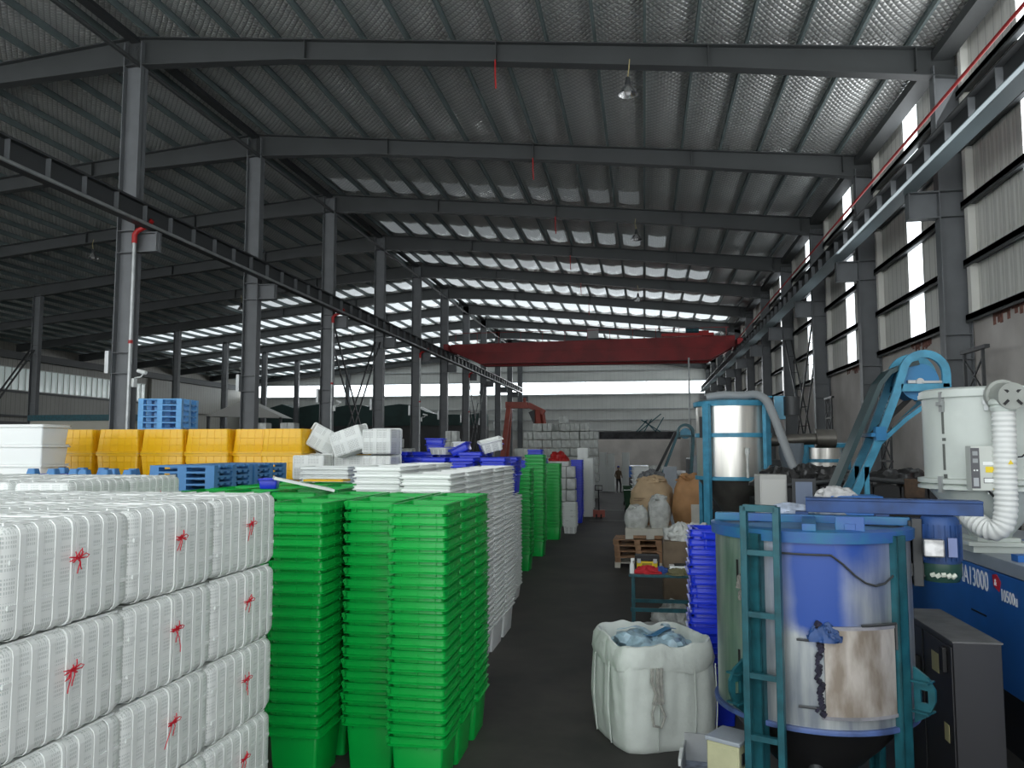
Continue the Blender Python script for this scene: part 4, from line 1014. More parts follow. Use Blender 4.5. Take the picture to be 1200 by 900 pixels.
# gear motor hung beside the tank
g_ = math.radians(83)
mx_, my_ = .94, -.05
MB().box(TR-.02, mx_-.1, my_-.05, my_+.05, 2.28, 2.44).box(TR-.02, mx_-.1, my_-.07, my_+.07, 2.02, 2.12).box(TR, TR+.07, my_-.09, my_+.05, 1.95, 2.46).build('motor_bracket', M_dark, t, bevel=.006)
mo = MB().lathe([(0, 2.475), (.12, 2.475), (.137, 2.45), (.141, 2.4), (.141, 2.14), (.137, 2.12), (0, 2.12)], (mx_, my_, 0), 28)
for k in range(22):
    a = 2*PI*k/22; M = Matrix.Translation((mx_, my_, 0)) @ Matrix.Rotation(a, 4, 'Z'); mo.box(.137, .152, -.004, .004, 2.15, 2.42, M=M)
o = mo.build('motor', M_navy, t, smooth=True)
MB().lathe([(.144, 2.13), (.144, 2.04), (.12, 1.99), (0, 1.98)], (mx_, my_, 0), 28).build('fan_cover', mat('dark_green_enamel', (.02, .06, .045), .35), o, smooth=True)
q = MB(); rd = random.Random(4)
for k in range(5):
    a = math.radians(-125+k*14); q2 = MB(); q.tube([(mx_+.146*math.cos(a), my_+.146*math.sin(a), 2.05+rd.uniform(-.02, .035)), (mx_+.146*math.cos(a+.2), my_+.146*math.sin(a+.2), 2.055)], .018, 6)
q.build('torn_sticker', mat('torn_sticker_paper', (.55, .58, .5), .6), o, label='torn pale sticker remains')
MB().box(mx_-.14, mx_+.0, my_-.235, my_-.15, 2.19, 2.32).build('terminal_box', mat('scuffed_aluminium', (.5, .5, .5), .3, .7, vary=.5, scale=12), o, bevel=.01, label='scuffed silver terminal box')
MB().box(mx_+.03, mx_+.09, my_-.18, my_-.15, 2.19, 2.33).build('name_plate', mat('faded_blue_plate', (.16, .2, .38), .5), o)
# things lying on the tank lid
q = MB(); crumple(q, 0, 0, 0, .27, .16, .10, .3, 14, 31); crumple(q, .3, .03, 0, .14, .12, .07, .3, 12, 33)
tag(q.build('plastic_sheet', mat('bluish_polythene', (.48, .55, .68), .3, vary=.35, scale=12, bump=.8, bscale=16), smooth=True, loc=(1.28, 7.3, Zt+.035)), 'crumpled bluish plastic sheet lying on the back of the mixing tank lid', 'plastic sheet')

# ---- box and steel tray by the tank's foot
t = thing('electrical_box', 'small cream enamel electrical box standing by the foot of the ladder', 'electrical box', (.62, 6.42, 0), -.55)
MB().box(-.13, .13, -.14, .14, 0, .80).build('housing', M_cream, t, bevel=.008)
MB().box(-.14, .14, -.15, .15, .80, .83).build('lid', M_greytop, t, bevel=.006)
MB().box(.13, .136, -.10, .11, .66, .74).build('dark_strip', M_dark, t)
MB().box(-.12, .12, -.146, -.14, .04, .77).build('door', M_cream, t, bevel=.004)
t = thing('steel_tray', 'open galvanised steel tray with blue-stained bottom, beside the cream box', 'tray', (.44, 6.95, .3), -.1)
MB().box(-.16, .16, -.3, .3, 0, .01).build('bottom', mat('blue_stained_steel', (.28, .33, .45), .5, .3, vary=.6, scale=12), t)
MB().box(-.16, -.15, -.3, .3, 0, .18).box(.15, .16, -.3, .3, 0, .18).box(-.16, .16, .29, .3, 0, .24).build('sides', M_galv, t)
MB().box(-.19, -.15, -.1, .16, .10, .16).build('white_clip', M_white, t)
MB().box(-.1, .1, -.25, .25, -.3, 0).build('stand', M_dark, t)

# ---- charcoal cabinet
CXa = 2.42
t = thing('control_cabinet', 'charcoal steel control cabinet with dusty top, between tank and blue machine', 'cabinet', (CXa, 7.0, 0))
MB().box(0, .36, 0, 1.35, .05, 1.44).build('housing', M_cab, t, bevel=.006)
MB().box(-.008, .37, -.008, 1.36, 1.44, 1.455).build('top', M_cabtop, t, bevel=.003, label='dusty grey top panel')
MB().box(.0, .36, 0, 1.35, 0, .05).build('plinth', M_black, t)
d_ = MB().box(-.012, 0, .02, .64, .1, 1.4).build('door', M_cab, t, bevel=.004)
MB().box(-.05, -.012, .10, .18, 1.18, 1.38).build('handle', M_black, d_, bevel=.008)
MB().box(-.016, -.012, .30, .46, 1.12, 1.28).build('label_plate', M_label, d_); MB().box(-.016, -.012, .12, .22, .62, .76).build('label_plate', M_label, d_)
d_ = MB().box(-.012, 0, .70, 1.33, .1, 1.4).build('door', M_cab, t, bevel=.004)
MB().box(-.05, -.012, .76, .84, .95, 1.15).build('handle', M_black, d_, bevel=.008)
# ---- blue injection moulding machine
IX = 3.3
t = thing('injection_machine', 'long blue injection moulding machine with grey top edge', 'machine', (IX, 0, 0))
b_ = MB().box(0, 1.4, 5.2, 12.6, .74, 1.82).build('body', M_cobalt, t, bevel=.01)
MB().box(.25, 1.6, 5.0, 12.8, 0, .74).build('base', M_black, t)
MB().box(-.012, 1.41, 5.18, 12.62, 1.83, 1.96).build('top_cover', M_greytop, t, bevel=.008, label='pale grey top cover')
MB().box(.05, 1.3, 8.0, 8.14, 1.96, 2.02).box(.05, 1.3, 9.3, 9.42, 1.96, 2.02).box(.2, 1.2, 7.1, 7.9, 1.96, 2.0).build('cross_rail', M_cobalt, t)
MB().box(-.006, 0, 8.62, 8.98, 1.345, 1.36).build('vent_slit', M_black, t)
MB().box(-.01, 0, 7.22, 7.34, 1.50, 1.60).build('port', mat('dark_port', (.01, .02, .10), .4), t)
def text(body, size, loc, parent, mtl, rot, name='lettering', ext=.002, sx=1.0, align='LEFT'):
    cu = bpy.data.curves.new('t', 'FONT'); cu.body = body; cu.size = size; cu.extrude = ext; cu.align_x = align; cu.resolution_u = 3
    tmp = bpy.data.objects.new('t', cu); C.collection.objects.link(tmp); dg = bpy.context.evaluated_depsgraph_get()
    me = bpy.data.meshes.new_from_object(tmp.evaluated_get(dg)); bpy.data.objects.remove(tmp); me.materials.clear(); me.materials.append(mtl)
    o = bpy.data.objects.new(name, me); C.collection.objects.link(o); o.parent = parent; o.location = loc; o.rotation_euler = rot; o.scale = (sx, 1, 1); return o
RL = Matrix(((0, 0, -1), (-1, 0, 0), (0, 1, 0))).to_euler()
M_letter = mat('white_lettering', (.9, .92, .95), .5)
text('MA13000', .27, (-.004, 9.30, 1.60), t, M_letter, RL, sx=.72)
text('10500u', .16, (-.004, 8.27, 1.57), t, M_letter, RL, sx=.72)
o = MB().extrude([(8.30, 1.64), (8.42, 1.68), (8.44, 1.78), (8.35, 1.80), (8.26, 1.74)], 0, -.004, 0).build('red_badge', mat('badge_red', (.65, .02, .03), .4), t)
text('&', .09, (-.006, 8.40, 1.69), t, M_letter, RL, name='badge_mark')
# ---- hopper dryer
HX, HY = 3.46, 8.85
t = thing('hopper_dryer', 'tall pale grey hopper dryer with white flexible hose, on the blue machine', 'dryer', (HX, HY, 1.96))
hz = lambda z: z-1.96
MB().lathe([(0, hz(3.58)), (.56, hz(3.6)), (.60, hz(3.58)), (.60, hz(3.53)), (.575, hz(3.52)), (.575, hz(2.70)), (.575, hz(2.64))], n=56).build('barrel', M_dryer, t, smooth=True)
MB().lathe([(.575, hz(3.55)), (.61, hz(3.55)), (.61, hz(3.505)), (.575, hz(3.505))], n=56).build('lid_band', M_dryer, t, smooth=True)
MB().lathe([(.575, hz(2.70)), (.64, hz(2.69)), (.64, hz(2.65)), (.60, hz(2.64)), (.64, hz(2.62)), (.64, hz(2.59)), (.56, hz(2.58))], n=56).build('flange', M_dryer, t, smooth=True)
MB().lathe([(.56, hz(2.60)), (.20, hz(2.14)), (.18, hz(2.10))], n=48).build('cone', M_dryer, t, smooth=True)
MB().box(-.3, .3, -.25, .25, hz(2.03), hz(2.07)).box(-.2, .2, -.2, .2, hz(2.07), hz(2.11)).box(-.24, .24, -.2, .2, 0, hz(2.03)).build('base_plate', M_dryer, t, bevel=.005)
for a in (-110, -150, -70):
    g_ = math.radians(a); q = MB(); M = Matrix.Rotation(g_, 4, 'Z'); q.box(.575, .61, -.02, .02, hz(3.36), hz(3.56), M=M).box(.60, .635, -.03, .03, hz(3.42), hz(3.46), M=M); q.build('toggle_clamp', M_galv, t)
    q = MB(); q.box(.62, .66, -.02, .02, hz(2.56), hz(2.72), M=M).build('flange_bolt', M_galv, t)
MB().tube([(.10, -.62, hz(3.50)), (.10, -.86, hz(3.48))], .125, 28).tube([(.10, -.60, hz(3.50)), (.10, -.66, hz(3.50))], .15, 28).build('blower', mat('blower_grey', (.36, .38, .35), .45, vary=.15, scale=5), t, smooth=True, label='grey drum-shaped blower')
for k in range(4):
    a = PI/4+k*PI/2; q = MB(); q.box(-.028, .028, -.003, .003, -.012, .012, M=Matrix.Translation((.10+.08*math.cos(a), -.862, hz(3.48)+.08*math.sin(a))) @ Matrix.Rotation(-a, 4, 'Y'))
    q.build('vent_slot', M_black, t)
MB().tube([(.2, -.7, hz(3.5)), (.5, -.7, hz(3.47))], .05, 10).build('blower_duct', M_dark, t)
q = MB(); pts = []
base = [(.07, -.72, hz(3.38)), (.07, -.72, hz(3.2)), (.065, -.72, hz(2.95)), (.06, -.72, hz(2.7)), (.055, -.72, hz(2.45)), (.04, -.71, hz(2.32)), (.0, -.69, hz(2.235)), (-.06, -.62, hz(2.22)), (-.12, -.5, hz(2.28)), (-.13, -.36, hz(2.34))]
cur = [Vector(b) for b in base]
dense = []
for a_, b_2 in zip(cur, cur[1:]):
    L = (b_2-a_).length; m_ = max(1, int(L/.012))
    for i in range(m_): dense.append(a_.lerp(b_2, i/m_))
dense.append(cur[-1]); dense = [sum((dense[max(0, min(len(dense)-1, i+k))] for k in (-4, -2, 0, 2, 4)), Vector())/5 for i in range(len(dense))]
q.tube(dense, [.098+.006*math.sin(i*1.6) for i in range(len(dense))], 20).build('hose', M_hose, t, smooth=True, label='white ribbed flexible hose')
MB().lathe([(.10, hz(3.46)), (.12, hz(3.44)), (.12, hz(3.41)), (.10, hz(3.4)), (.115, hz(3.38)), (.10, hz(3.34))], (.07, -.72, 0), 24).tube([(.07, -.72, hz(3.4)), (.07, -.70, hz(3.5))], .085, 18).build('hose_collar', M_dryer, t, smooth=True)
cbx = MB().box(-.22, .02, -.70, -.56, hz(2.60), hz(3.02)).build('control_box', mat('panel_grey', (.55, .58, .54), .45), t, bevel=.006)
MB().box(-.225, -.15, -.704, -.70, hz(2.62), hz(3.0)).build('control_panel', mat('panel_charcoal', (.09, .09, .10), .4), cbx)
q = MB()
for z in (2.93, 2.86): q.box(-.21, -.165, -.706, -.704, hz(z), hz(z)+.04)
q.build('display', mat('panel_window', (.3, .32, .33), .3), cbx)
for x in (-.2, -.175): MB().tube([(x, -.71, hz(2.79)), (x, -.703, hz(2.79))], .008, 8).build('button', M_white, cbx)
MB().box(-.21, -.165, -.708, -.704, hz(2.64), hz(2.72)).build('switch', mat('switch_grey', (.4, .42, .44), .4), cbx)
MB().box(-.12, -.02, -.704, -.70, hz(2.84), hz(2.87)).build('label_strip', M_white, cbx)
MB().box(-.10, -.0, -.704, -.70, hz(2.77), hz(2.825)).build('warning_label', M_ywarn, cbx)
MB().box(-.12, -.0, -.703, -.70, hz(2.67), hz(2.72)).build('name_plate', M_dark, cbx); MB().box(-.115, -.005, -.705, -.703, hz(2.676), hz(2.714)).build('name_plate_face', M_white, cbx)
def tri(x, y, z, s, par, nm='warning_triangle'):
    q = MB().extrude([(x-s, z), (x+s, z), (x, z+s*1.7)], 1, y-.003, y); return q.build(nm, M_ywarn, par)
tri(-.02, -.70, hz(2.61), .025, cbx)
tri(.07, -.822, hz(2.85), .024, t)
q = MB(); 
for k, (z0, z1, a) in enumerate(((3.14, 3.4, -150), (2.78, 3.04, -150), (3.07, 3.10, -150), (3.44, 3.47, -150), (2.70, 2.74, -150))):
    g_ = math.radians(a); M = Matrix.Rotation(g_, 4, 'Z'); q.box(.574, .579, -.02, .02 if z1-z0 < .1 else .006, hz(z0), hz(z1), M=M)
q.build('printed_marks', mat('print_grey', (.12, .13, .12), .6), t)
MB().tube([(.03, -.70, hz(2.90)), (.2, -.75, hz(2.92)), (.34, -.75, hz(3.05)), (.42, -.7, hz(3.3))], .008, 6).tube([(-.05, -.6, hz(2.6)), (.0, -.66, hz(2.52)), (.08, -.62, hz(2.45))], .012, 6).build('cable', M_black, t, smooth=True)
for ch in t.children:
    if ch.name.split('.')[0] in ('blower', 'vent_slot', 'blower_duct', 'hose', 'hose_collar', 'control_box', 'cable', 'warning_triangle'): ch.location.x -= .19
# ---- elevating conveyor
t = thing('belt_elevator', 'sky blue belt elevator with big round pulley guard', 'conveyor', (-.12, 11.5, 0))
def arc(cx, cz, r, a0, a1, n=14): return [(cx+r*math.cos(math.radians(a0+(a1-a0)*i/n)), cz+r*math.sin(math.radians(a0+(a1-a0)*i/n))) for i in range(n+1)]
def strip(pts, w_, y0, y1, nm, mtl, par):
    """flat bar bent along pts in the XZ plane"""
    q = MB(); P2 = [Vector((p[0], p[1])) for p in pts]; L = []; R = []
    for i, p in enumerate(P2):
        d = (P2[min(i+1, len(P2)-1)]-P2[max(0, i-1)]).normalized(); nrm = Vector((-d.y, d.x)); L.append(p+nrm*w_/2); R.append(p-nrm*w_/2)
    rings = [[(l.x, y0, l.y), (r.x, y0, r.y), (r.x, y1, r.y), (l.x, y1, l.y)] for l, r in zip(L, R)]
    q.loft(rings); return q.build(nm, mtl, par)
for dy, nm in ((-.25, 'side_frame'), (.25, 'side_frame')):
    base = [(1.9, .35), (2.86, 2.36), (3.16, 3.0), (3.45, 3.75), (3.52, 3.98)]+arc(3.80, 3.98, .27, 175, 0)+[(4.07, 3.80)]
    strip(base, .10, dy-.03, dy+.03, nm, M_sky, t)
    strip([(3.5, 3.80), (4.10, 3.80)], .10, dy-.03, dy+.03, 'cross_bar', M_sky, t)
    strip([(4.06, 3.76), (3.55, 3.38), (3.12, 2.98)], .055, dy-.025, dy+.025, 'brace', M_sky, t)
MB().tube([(3.76, -.18, 3.88), (3.76, .18, 3.88)], .25, 32).build('pulley_guard', mat('deep_sky_blue', (.03, .20, .42), .4), t, smooth=True)
MB().tube([(3.76, -.22, 3.88), (3.76, .22, 3.88)], .05, 14).box(3.6, 3.7, -.24, -.19, 3.86, 3.90).box(3.78, 4.05, -.24, -.19, 3.86, 3.89).build('shaft_bearing', M_galv, t)
strip([(1.75, .5), (2.62, 2.36), (3.27, 3.86), (3.40, 4.02), (3.58, 4.10), (3.76, 4.14)], .06, -.2, .2, 'belt', mat('dark_teal_belt', (.02, .05, .055), .4), t)
strip([(3.2, 3.15), (3.45, 3.40), (3.68, 3.62)], .07, -.2, .2, 'return_belt', mat('brown_belt', (.09, .08, .07), .6), t)
MB().box(3.0, 3.06, -.28, -.22, 0, 2.75).box(3.0, 3.06, .22, .28, 0, 2.75).box(2.0, 3.06, -.28, .28, .3, .36).build('support_leg', M_sky, t)
MB().box(3.1, 3.3, -.3, .3, 3.15, 3.2).box(3.15, 3.28, -.32, -.2, 3.1, 3.28).build('tensioner', mat('deep_sky_blue', (.03, .20, .42), .4), t)
# ---- black tarpaulin-covered moulds behind
t = thing('covered_moulds', 'long heap of black rubber-covered moulds along the right wall', 'moulds', (3.9, 14.6, 0))
q = MB()
for i in range(9):
    x = -1.9+i*.42; w_ = .44; q.extrude([(x, 2.1), (x+w_, 2.1), (x+w_-.03, 2.38), (x+w_/2, 2.42), (x+.02, 2.37)], 1, -.75, .7)
q.box(-2.0, 2.0, -.7, .7, 0, 2.12); q.build('body', M_black, t, bevel=.02)
for i, (x, z, s) in enumerate(((-1.6, 2.4, .45), (-.8, 2.42, .5), (.3, 2.40, .5), (-1.2, 2.45, .35))):
    q = MB(); crumple(q, x, -.2, z-.05, s, .5, .27, .3, 12, 40+i); q.build('rubber_sheet', mat('black_sheet', (.03, .03, .03), .35, vary=.5, scale=4), t, smooth=True)
MB().tube([(-1.9, -.75, 2.35), (-.4, -.76, 2.5), (.6, -.76, 2.42), (1.9, -.75, 2.45)], .04, 8).build('pipe', M_dark, t)
q = MB().box(-1.05, -.1, -.78, -.70, 2.05, 2.18).box(.25, .55, -.8, -.70, 2.2, 2.5); q.build('edge_plate', mat('brown_edge', (.10, .06, .035), .7, vary=.5, scale=8), t)
tag(MB().tube([(0, 0, 2.43), (0, 0, 2.8)], .08, 14).tube([(0, 0, 2.8), (0, 0, 2.86)], .04, 8).build('fire_extinguisher', M_red, smooth=True, loc=(4.75, 14.2, 0)), 'red fire extinguisher on the black moulds by the wall', 'extinguisher')
# ---- steel tanks
def silo(x, y, r, z0, z1, lab, lod=0, hub=True):
    t = thing('blending_tank', lab, 'tank', (x, y, 0), -math.atan2(x, y))
    MB().lathe([(r, z0), (r, z1), (r-.01, z1)], n=56).build('shell', M_stain, t, smooth=True)
    MB().lathe([(r, z0), (.16, z0-.75), (.12, z0-.8), (.12, max(0.05, z0-1.0))], n=40).build('cone', mat('dull_cone', (.18, .17, .15), .4, .6, vary=.3, scale=3), t, smooth=True)
    MB().lathe([(r-.02, z1-.04), (r+.05, z1-.04), (r+.06, z1+.05), (r-.05, z1+.08), (0, z1+.09)], n=48).build('lid', M_sky, t, smooth=True)
    zm = z0+(z1-z0)*.58
    MB().lathe([(r, zm-.04), (r+.03, zm-.04), (r+.03, zm+.04), (r, zm+.04)], n=48).build('hoop', M_sky, t, smooth=True)
    MB().lathe([(r, z0-.03), (r+.04, z0-.03), (r+.04, z0+.04), (r, z0+.04)], n=48).build('bottom_hoop', M_sky, t, smooth=True)
    for a in (-38, 52, 142, 232):
        g_ = math.radians(a); M = Matrix.Translation((math.sin(g_)*(r+.08), -math.cos(g_)*(r+.08), 0)) @ Matrix.Rotation(g_, 4, 'Z'); MB().box(-.07, .07, -.04, .04, 0, z1, M=M).build('leg', M_sky, t)
    return t
t = silo(1.72, 16.1, .70, 2.42, 3.84, 'bright stainless blending tank with sky blue frame, behind the big tank')
MB().tube([(.5, -.15, 4.0), (.75, -.15, 3.98)], .02, 6).box(.78, .98, -.1, .1, 3.55, 4.0).build('motor_bracket', M_sky, t)
MB().tube([(1.1, -.1, 3.62), (1.1, -.1, 3.98)], .15, 20).build('motor', M_dark, t, smooth=True)
q = MB(); hp = [(-.5, -.3, 3.98), (-.2, -.35, 4.02), (.2, -.4, 4.0), (.45, -.5, 4.02), (.62, -.62, 3.9), (.75, -.75, 3.55), (.95, -.95, 2.9), (1.15, -1.15, 2.3), (1.2, -1.2, 1.6)]
dense = []; cur = [Vector(b) for b in hp]
for a_, b_2 in zip(cur, cur[1:]):
    m_ = max(1, int((b_2-a_).length/.03))
    for i in range(m_): dense.append(a_.lerp(b_2, i/m_))
dense = [sum((dense[max(0, min(len(dense)-1, i+k))] for k in (-3, -1, 0, 1, 3)), Vector())/5 for i in range(len(dense))]
q.tube(dense, [.075+.008*(i % 2) for i in range(len(dense))], 14).build('suction_hose', mat('grey_ribbed_hose', (.25, .27, .28), .5), t, smooth=True, label='grey ribbed suction hose')
MB().box(-.62, -.56, -.5, -.3, 3.2, 3.6).build('inspection_port', M_black, t)
MB().tube([(.25, -.78, 2.9), (.25, -.79, 2.45)], .025, 8).tube([(.25, -.79, 3.0), (.25, -.79, 2.88)], .045, 8).build('level_probe', M_poly, t)
silo(4.42, 20.9, .60, 2.2, 3.05, 'small stainless tank with blue rim far behind the belt elevator')
MB().tube([(-.3, -.2, 3.1), (.3, -.2, 3.2)], .04, 8).box(-.1, .1, -.1, .1, 3.1, 3.25).build('lid_gear', M_dark, t)
# fan duct behind
t = thing('exhaust_duct', 'horizontal grey steel duct behind the blending tank', 'duct', (0, 17.8, 0))
MB().tube([(2.6, 0, 3.15), (3.7, 0, 3.2)], .12, 16).tube([(3.6, 0, 3.2), (4.0, 0, 3.2)], .2, 16).build('duct', mat('dull_cone', (.18, .17, .15), .4, .6), t, smooth=True)
MB().lathe([(.12, 2.2), (.2, 2.6), (.26, 2.9), (.26, 3.1)], (3.1, 0, 0), 20).build('funnel', mat('blue_grey_funnel', (.22, .26, .30), .5), t, smooth=True)
MB().box(3.0, 3.2, -.1, .1, 0, 2.2).build('support', M_dark, t)
# bits between the tanks
t = thing('control_unit', 'tilted pale grey electrical cabinet behind the mixing tank', 'cabinet', (1.62, 10.6, 0), .1)
MB().box(-.17, .17, 0, .3, 0, 2.66).build('housing', mat('pale_grey_panel', (.42, .42, .40), .5), t, bevel=.01); MB().box(-.15, .15, -.006, 0, 2.2, 2.6).build('front_panel', mat('pale_grey_panel2', (.5, .5, .47), .5), t)
t = thing('slate_board', 'small blue-grey framed panel beside the pale cabinet', 'panel', (1.95, 10.4, 0)); MB().box(-.12, .12, 0, .1, 0, 2.6).build('board', mat('slate_blue', (.16, .2, .28), .5), t); MB().box(-.14, .14, -.01, .0, 2.2, 2.62).box(-.1, .1, -.012, -.01, 2.3, 2.58, 1).build('frame', [M_dark, mat('slate_blue', (.16, .2, .28), .5)], t)
t = thing('blue_crate_box', 'bright blue steel box behind the motor beam', 'box', (2.35, 9.7, 0)); MB().box(-.28, .28, -.2, .2, 0, 2.46).build('housing', M_cobalt, t, bevel=.01)
o = MB(); crumple(o, 0, 0, 0, .22, .14, .11, .25, 12, 77); tag(o.build('printed_sack', mat('printed_sack', (.62, .62, .62), .5, vary=.3, scale=14), smooth=True, loc=(2.15, 9.65, 2.44)), 'white sack with faint red print lying on the blue steel box', 'sack')
# bottom-right tub
t = thing('round_drum', 'open round steel drum at the bottom right, only its rim in view', 'drum', (1.99, 5.42, 0))
MB().lathe([(.20, 0), (.235, .02), (.245, .78), (.255, .80), (.245, .81), (.235, .79), (.225, .05), (0, .04)], n=40).build('shell', mat('scuffed_dark_drum', (.12, .14, .12), .35, .5, vary=.5, scale=9), t, smooth=True)

# ---- workbench and its clutter
t = thing('workbench', 'teal steel workbench beside the blue crates', 'bench', (.35, 13.35, 0))
MB().box(-.62, .55, -.42, .42, .96, 1.0).build('top', M_tealp, t, bevel=.005); MB().box(-.6, .53, -.40, -.36, .42, .48).box(-.6, .53, .36, .40, .42, .48).build('rail', M_tealp, t)
for x in (-.58, .49):
    for y in (-.38, .34): MB().box(x, x+.05, y, y+.05, 0, .96).build('leg', M_tealp, t)
t = thing('toolbox', 'yellow toolbox with black lid on the workbench', 'toolbox', (.02, 13.5, 1.0))
MB().box(-.17, .17, -.1, .1, 0, .15).build('body', M_ywarn, t, bevel=.01); MB().box(-.2, .2, -.12, .12, .15, .24).box(-.2, -.17, -.12, .12, .0, .15).box(.17, .2, -.12, .12, 0, .15).build('lid', M_black, t, bevel=.01)
for x in (-.13, .13): MB().box(x-.03, x+.03, -.13, -.115, .12, .19).build('latch', M_galv, t)
MB().box(-.08, .08, -.104, -.10, .04, .12).build('printed_label', mat('olive_print', (.35, .28, .02), .6), t)
q = MB(); crumple(q, 0, 0, 0, .20, .13, .10, .35, 12, 51); tag(q.build('red_rag', mat('red_cloth', (.5, .02, .03), .8), smooth=True, loc=(.02, 13.12, 1.0)), 'bunched red rag at the front of the workbench', 'rag')
q = MB(); crumple(q, 0, 0, 0, .13, .10, .09, .3, 12, 52); tag(q.build('blue_rag', mat('blue_cloth', (.03, .08, .30), .8), smooth=True, loc=(.24, 13.2, 1.0)), 'small blue rag beside the red rag', 'rag')
q = MB(); crumple(q, 0, 0, 0, .24, .15, .08, .4, 14, 53); tag(q.build('olive_rag', M_olive, smooth=True, loc=(.55, 13.08, 1.0)), 'olive work cloth draped at the right of the workbench', 'rag')
t = thing('spray_bottle', 'white plastic bottle on the left corner of the workbench', 'bottle', (-.22, 13.05, 1.0)); MB().lathe([(0, 0), (.035, 0), (.037, .14), (.018, .18), (.018, .2)], n=14).build('body', M_white, t, smooth=True); MB().box(-.02, .04, -.012, .012, .2, .24).build('cap', M_white, t)
t = thing('white_case', 'flat white case lying behind the rags on the workbench', 'case', (.58, 13.5, 1.0)); MB().box(-.2, .2, -.12, .12, 0, .08).build('body', M_white, t, bevel=.01); MB().box(-.12, .16, -.1, .1, .08, .1).build('dark_panel', M_black, t)
q = MB(); crumple(q, 0, 0, 0, .5, .35, .14, .3, 14, 54); tag(q.build('plastic_sheet', M_poly, smooth=True, loc=(.35, 13.4, 0)), 'crumpled clear sheet on the floor under the workbench', 'plastic sheet')
# ---- wooden pallets with a white one on top
wp_ = make_pallet('wooden_pallet', 1.2, 1.0, .14, M_wood, 6)
for i in range(4): place(wp_, (-.18+.03*math.sin(i*2), 20.9, i*.143+.14), (0, 0, .04*math.cos(i*3)), fromtop(3-i, 'brown wooden pallet', 'the stack beneath the white pallet'), 'brown wooden pallets')
pw = make_pallet('pale_pallet', 1.2, 1.0, .14, M_palewood, 7)
place(pw, (-.17, 20.9, 0), (0, 0, 0), 'pale pallet at the bottom of the wooden pallet stack', 'pale pallets')
t = thing('white_pallet', 'thick white pallet box on top of the wooden pallets', 'pallet', (.12, 20.85, .72)); MB().box(-.62, .62, -.5, .5, .1, .26).box(-.62, -.42, -.5, .5, 0, .1).box(-.1, .1, -.5, .5, 0, .1).box(.42, .62, -.5, .5, 0, .1).build('deck', M_palewood, t, bevel=.006)
for x in (-.42, .1): MB().box(x, x+.32, -.504, -.5, .02, .1).build('fork_opening', M_wood, t)
# white plastic bags standing on it
def soft_bag(name, lab, x, y, z, w_, d_, h, mtl, seed, knot=False, cat='bag'):
    rd = random.Random(seed); mb = MB(); rings = []; n = 16
    for i in range(n+4):
        u = i/(n+3); s = (.88+.2*math.sin(PI*min(1, u*1.1)))*(1 if u < .75 else 1-(u-.75)*(2.9 if knot else 1.1)); ring = []
        for (a, b, _) in soft_ring(w_*s, d_*s, 0, 64, .33):
            g_ = math.atan2(b, a); v_ = Vector((a*3, b*3, u*h*2+seed)); q_ = 1+.12*noise.noise(v_*.8)-.10*abs(noise.noise(v_*2.1))
            ring.append((a*q_, b*q_, h*u+(.05*h*math.sin(3*g_+seed) if u > .7 else 0)))
        rings.append(ring)
    mb.loft(rings); t = thing(name, lab, cat, (x, y, z), rd.uniform(-.2, .2)); mb.build('body', mtl, t, smooth=True)
    f = MB(); top = h*.98
    if knot:
        f.tube([(0, 0, top-.05), (.05, 0, top+.05), (-.06, .02, top+.11), (-.02, -.02, top-.02)], .02, 6); f.build('knot', mtl, t, smooth=True)
    else:
        crumple(f, 0, 0, top-.06, w_*.4, d_*.4, .14*h, .35, 12, seed); f.build('gathered_top', mtl, t, smooth=True)
    return t
soft_bag('plastic_bag', 'short white plastic bag with printed lines on the white pallet', -.22, 20.8, .98, .55, .5, .55, M_poly, 3)
soft_bag('plastic_bag', 'tall tied white plastic bag on the white pallet', .35, 20.85, .98, .52, .5, .78, M_poly, 5)
for i in range(7): place(wp_, (.1, 22.6, i*.143), (0, 0, 0), fromtop(6-i, 'brown wooden pallet', 'the stack under the square kraft bag'), 'wooden pallets under the kraft bag')
for i in range(6): place(wp_, (1.35, 22.4, i*.143), (0, 0, 0), fromtop(5-i, 'brown wooden pallet', 'the stack under the rounded kraft bag'), 'wooden pallets under the round kraft bag')
t = soft_bag('kraft_bag', 'large square kraft paper bag with printing and open creased top', .18, 22.6, 1.0, 1.12, .9, 1.12, M_kraft, 1)
MB().box(-.42, -.1, -.475, -.465, .62, .635).box(-.42, -.2, -.475, -.465, .56, .57).box(.1, .42, -.475, -.465, .7, .71).box(-.35, -.2, -.475, -.465, .25, .3).build('print', mat('brown_print', (.22, .14, .08), .8), t)
soft_bag('kraft_bag', 'orange-brown rounded paper bag beside the square kraft bag', 1.25, 22.2, .86, .98, .85, 1.32, M_kraft2, 4)
soft_bag('paper_sack', 'brown folded sack lying below the rounded paper bag', .95, 20.7, 0, .8, .7, 1.0, M_kraft2, 6)
for i, (x, y, z, s, lb) in enumerate(((.62, 14.75, 1.36, .24, 'behind the blue crate stack'), (.9, 14.8, 1.36, .22, 'before the blending tank leg'), (.42, 14.2, 0, .26, 'on the floor behind the workbench'))):
    q = MB(); crumple(q, 0, 0, 0, s*1.2, s, s*1.1, .35, 14, 60+i); tag(q.build('plastic_bag', M_poly, smooth=True, loc=(x, y, z)), 'crumpled clear plastic bag %s' % lb, 'bag')
tag(MB().box(.30, 1.0, 14.4, 15.15, 0, 1.36).build('storage_box', mat('cardboard_brown', (.20, .15, .10), .8, vary=.3, scale=4), bevel=.02), 'cardboard box under the plastic bags behind the blue crates', 'box')
tag(MB().box(1.05, 1.5, 18.9, 18.95, 0, 1.7, M=None).build('white_board', M_palewood), 'pale board leaning beside the rounded paper bag', 'board')
